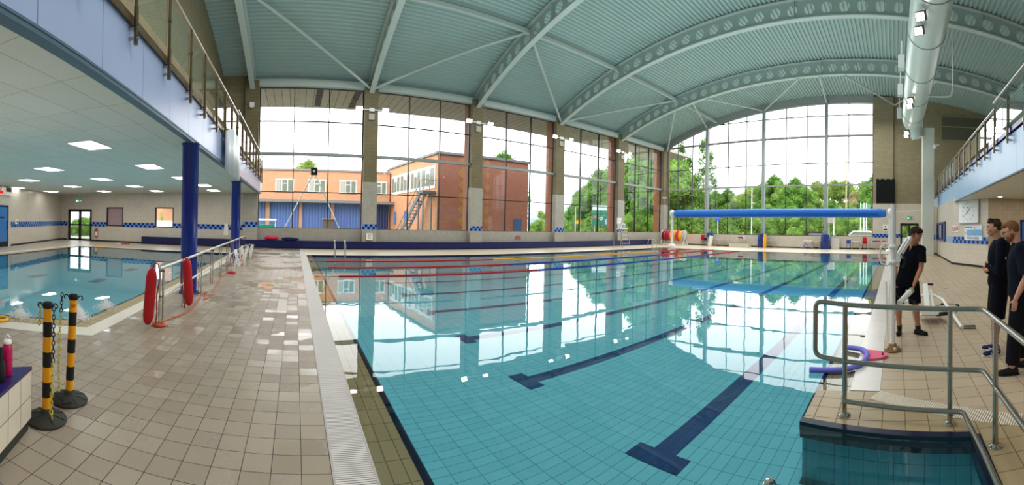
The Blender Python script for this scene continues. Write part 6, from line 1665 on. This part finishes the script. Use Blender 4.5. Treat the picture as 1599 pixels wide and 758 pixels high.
    if S.get('beard'):
        b = MB(); b.ell(H(0,.022,-.072),(.061,.070,.050),16,12,HM); b.ell(H(0,.055,-.100),(.032,.030,.024),12,8,HM)
        for s in (-1,1): b.ell(H(s*.062,.005,-.040),(.014,.030,.040),10,8,HM)
        b.ell(H(0,.088,-.050),(.026,.010,.007),10,6,HM)
        remeshed('beard', b, simple('ginger beard',C('#8a5232'),.8,0,.3,60,.8,.3,None,90), r, .006, 1)
    if S.get('glasses'):
        b = MB()
        for s in (-1,1):
            b.tube([H(s*.033+.022*math.cos(a),.104,.004+.016*math.sin(a)) for a in [2*PI*k/14 for k in range(14)]],.0022,6,closed=True)
            b.tube([H(s*.055,.102,.008),H(s*.083,.06,.008),H(s*.088,-.005,.004),H(s*.084,-.02,-.01)],.0028,6)
        b.tube([H(-.011,.106,.006),H(0,.109,.010),H(.011,.106,.006)],.0022,6)
        b.build('glasses', M_BLACK, r)
    return r
NV = dict(shirt=C('#0a0f1a'), shirt_name='navy black polo cloth', legcol=C('#0a0c16'), leg_name='dark navy shorts cloth')
# young man bending over the hoist: joints in world coordinates about the point (6.1,-.2,0)
O1 = Vector((6.1,-.2,0))
def w1(x,y,z): return Vector((x,y,z))-O1
J1 = dict(head=w1(5.92,-.335,1.60), hfwd=(-.62,-.74,-.30), hup=(-.25,-.12,1), neck=w1(6.0,-.30,1.455),
  shL=w1(5.97,-.435,1.365), shR=w1(6.09,-.115,1.375), elL=w1(5.92,-.415,1.08), wrL=w1(5.79,-.30,.845), elR=w1(6.00,-.015,1.08), wrR=w1(5.88,.005,.90),
  hipL=w1(6.15,-.295,.83), hipR=w1(6.20,-.09,.84), knL=w1(6.08,-.335,.46), anL=w1(6.12,-.385,.085), knR=w1(6.10,-.06,.46), anR=w1(6.16,-.085,.085),
  toeL=(-.55,-.8,0), toeR=(-.95,.15,0), hdL=(-.25,.25,-.9), hdR=(-.2,-.1,-.95), pnL=(0,.9,.2), pnR=(-.2,-.9,0))
# shL is the viewer's right arm, his own left
person('young man in black polo shirt and shorts bending over the pool hoist', tuple(O1), 0, J1,
  dict(NV, skin=C('#b07a5e'), skin_name='tanned skin', hair=C('#2c1f19'), hair_name='dark brown hair', fringe=True, sleeve=.72, leg=.92, shoe=C('#0d0d0f'), shoe_name='black trainer', sole=C('#0a0a0b'), sole_name='black sole', sock=True, logo=(.075,.142), curl=.9, vneck=True, loose=1.05))
def stand_joints(h, arms, tilt=0, lean=0):
    k = h/1.80
    J = dict(head=(0,.070+lean,1.640*k), hfwd=(0,math.cos(tilt),-math.sin(tilt)), hup=(0,math.sin(tilt),math.cos(tilt)), neck=(0,.015+lean*.6,1.50*k),
      shL=(-.180,-.01+lean*.4,1.435*k), shR=(.180,-.01+lean*.4,1.435*k), hipL=(-.095,0,.92*k), hipR=(.095,0,.92*k),
      knL=(-.11,.015,.50*k), knR=(.11,.02,.50*k), anL=(-.12,-.03,.085), anR=(.12,.0,.085), toeL=(-.2,1,0), toeR=(.2,1,0))
    J.update(arms); return J
# second man, arms folded, profile to the left
ar = dict(elL=(-.235,.04,1.13), wrL=(.03,.195,1.17), elR=(.235,.04,1.15), wrR=(-.05,.20,1.12), hdL=(1,-.25,.1), pnL=(0,-1,0), hdR=(-.75,-.5,.45), pnR=(.3,-1,0),
   anL=(-.10,.07,.085), knL=(-.10,.05,.50), anR=(.12,.05,.085), knR=(.11,.04,.50))
fz = math.atan2(.99,.10)-PI/2
person('tall man with short quiff and folded arms in black top, shorts and blue trainers', (5.02,-1.41,0), fz, stand_joints(1.86, ar),
  dict(NV, skin=C('#c08a70'), skin_name='pale pink skin', hair=C('#3a2a20'), hair_name='short brown hair', quiff=True, sleeve=1.82, leg=1.02, deep=1.22, loose=1.22, build=1.06, shoe=C('#13224a'), shoe_name='navy blue trainer', sole=C('#d9d9dc'), sole_name='white sole', mark=True, lace=C('#dcdcdc'), curl=.8))
ar = dict(elL=(-.255,-.06,1.13), wrL=(-.235,.06,.88), elR=(.255,-.04,1.13), wrR=(.235,.06,.88), pnL=(1,0,0), pnR=(-1,0,0), hdL=(.02,.15,-1), hdR=(-.02,.15,-1),
   anL=(-.13,.10,.085), anR=(.13,-.02,.085), knL=(-.12,.06,.49))
fz = math.atan2(.952,.305)-PI/2
person('bearded man in glasses, dark polo shirt and long dark trousers, looking down', (4.30,-1.47,0), fz, stand_joints(1.815, ar, .38, .04),
  dict(NV, shirt_name='washed navy polo cloth', shirt=C('#0f1624'), leg_name='dark trousers cloth', legcol=C('#10131d'), skin=C('#c4907a'), skin_name='fair ruddy skin', hair=C('#7a5236'), hair_name='sandy ginger hair', sleeve=.9, leg=1.9, build=1.18, deep=1.12, loose=1.12, vneck=True,
   shoe=C('#111113'), shoe_name='black shoe', sole=C('#0c0c0d'), sole_name='dark sole', beard=True, glasses=True, logo=(-.085,.165), curl=.5))
# ------------------------------------------------------------------ light, sky, camera
wd = bpy.data.worlds.new('sky'); bpy.context.scene.world = wd; wd.use_nodes = True
nt = wd.node_tree; nt.nodes.clear()
out = nt.nodes.new('ShaderNodeOutputWorld'); bg = nt.nodes.new('ShaderNodeBackground')
tc = node(nt,'ShaderNodeTexCoord'); mp = node(nt,'ShaderNodeMapping'); mp.inputs['Scale'].default_value = (1,1,2.6)
L(nt, tc.outputs['Generated'], mp.inputs[0])
no = node(nt,'ShaderNodeTexNoise'); no.inputs['Scale'].default_value = 2.3; no.inputs['Detail'].default_value = 6; L(nt, mp.outputs[0], no.inputs['Vector'])
cr = node(nt,'ShaderNodeValToRGB'); cr.color_ramp.elements[0].position = .42; cr.color_ramp.elements[0].color = (.10,.135,.20,1)
cr.color_ramp.elements[1].position = .60; cr.color_ramp.elements[1].color = (.55,.60,.66,1)
L(nt, no.outputs['Fac'], cr.inputs[0])
sz = node(nt,'ShaderNodeSeparateXYZ'); L(nt, tc.outputs['Generated'], sz.inputs[0])
mk = node(nt,'ShaderNodeMapRange'); mk.inputs[1].default_value=.03; mk.inputs[2].default_value=.17; L(nt, math_(nt,'ADD',sz.outputs[2],math_(nt,'MULTIPLY',math_(nt,'SUBTRACT',no.outputs['Fac'],.5),.25)), mk.inputs[0])
L(nt, mixc(nt, mk.outputs[0], cr.outputs[0], (1,1,1,1)), bg.inputs[0]); bg.inputs[1].default_value = SKY = 4.0
L(nt, bg.outputs[0], out.inputs[0])
PW = 0.40
def area(name, loc, rot, sx, sy, power, col=(1,1,1), spread=None):
    d = bpy.data.lights.new(name,'AREA'); d.shape='RECTANGLE'; d.size=sx; d.size_y=sy; d.energy=power; d.color=col
    if spread: d.spread = spread
    o = bpy.data.objects.new(name,d); COL.objects.link(o); o.location=loc; o.rotation_euler=rot
    return o
def portal(name, loc, rot, sx, sy):
    o = area(name,loc,rot,sx,sy,0); o.data.cycles.is_portal = True; return o
portal('sky_portal',(15.6,WY+.3,5.6),(-PI/2,0,0),36,8.8)
portal('sky_portal',(EX+.4,12.6,6.6),(0,PI/2,0),11.5,21.5)
def fill(name, loc, rot, sx, sy, power, col=(1,1,1)):  # unseen light panels added in place of bounced light, without fittings
    o = area(name, loc, rot, sx, sy, power, col); o.visible_glossy = False; o.visible_camera = False; return o
for y in (18, 10, 2):
    for x in (3, 16, 28): fill('hall_fill', (x,y,11.4 if y != 18 else 10.6), (0,0,0), 8, 5, 1250*PW, (1,.97,.92))  # added downward fill for the hall, no fitting behind it
for x in (2, 15, 27): fill('hall_fill_up', (x,8,5.0), (PI,0,0), 10, 18, 1500*PW, (.93,1,.98))  # added upward fill to brighten the vault
fill('right_fill_up', (14,-6,4.4), (PI,0,0), 24, 4, 350*PW, (1,.97,.92))  # added unseen fill for the roof over the right gallery
fill('deck_fill', (10,-5.5,3.05), (0,0,0), 12, 4, 300*PW, (1,.95,.88))  # added unseen fill over the right deck
fill('teaching_fill', (-9,13,3.25), (0,0,0), 12, 18, 1250*PW, (1,.98,.92))  # added fill over the small pool, besides its ceiling panels
fill('teaching_fill_up', (-8,10,.4), (PI,0,0), 10, 16, 330*PW, (.9,1,1))  # added upward fill for the left ceiling, no source there
fill('near_fill', (-3,-3,3.05), (0,0,0), 8, 6, 300*PW, (1,.95,.88))  # added unseen fill for the floor around the camera
fill('near_fill_up', (-4.5,2.5,.6), (PI,0,0), 4, 6, 110*PW, (1,.97,.93))  # added upward fill for the ceiling nearest the camera
fill('bay_fill', (-.8,-.6,2.6), (0,-1.15,0), 1.5, 1.5, 22*PW, (1,.98,.95))  # added unseen fill aimed at the entry bay
# camera: a phone panorama, so a level cylindrical sweep of about 154 degrees
FC, HD, RO, PT_, YCN = 595.448, 0.567215, -0.0191936, 0.0062789, 349.3289
cd = bpy.data.cameras.new('camera'); cd.type = 'PANO'; cd.panorama_type = 'CENTRAL_CYLINDRICAL'
cd.central_cylindrical_range_u_min = -799.5/FC; cd.central_cylindrical_range_u_max = 799.5/FC
cd.central_cylindrical_range_v_min = (YCN-758)/FC; cd.central_cylindrical_range_v_max = YCN/FC
cd.central_cylindrical_radius = 1.0; cd.clip_end = 600; cd.clip_start = .05
co = bpy.data.objects.new('camera', cd); COL.objects.link(co)
def cray(r2, fw2, u3):
    r = r2*math.cos(RO)+u3*math.sin(RO); u2 = -r2*math.sin(RO)+u3*math.cos(RO)
    fw = fw2*math.cos(PT_)-u2*math.sin(PT_); u = fw2*math.sin(PT_)+u2*math.cos(PT_)
    return Vector((r*math.cos(HD)+fw*math.sin(HD), -r*math.sin(HD)+fw*math.cos(HD), u))
Mx = Matrix((cray(1,0,0), cray(0,0,1), -cray(0,1,0))).transposed().to_4x4(); Mx.translation = (0,0,1.65)
co.matrix_world = Mx
sc = bpy.context.scene; sc.camera = co
sc.view_settings.view_transform = 'Standard'; sc.view_settings.look = 'None'; sc.view_settings.exposure = 0.0; sc.view_settings.gamma = 1.0
sc.cycles.use_denoising = True
sc.cycles.max_bounces = 10; sc.cycles.transparent_max_bounces = 24; sc.cycles.glossy_bounces = 4; sc.cycles.diffuse_bounces = 5
sc.cycles.sample_clamp_indirect = 6.0; sc.cycles.caustics_reflective = False; sc.cycles.caustics_refractive = False
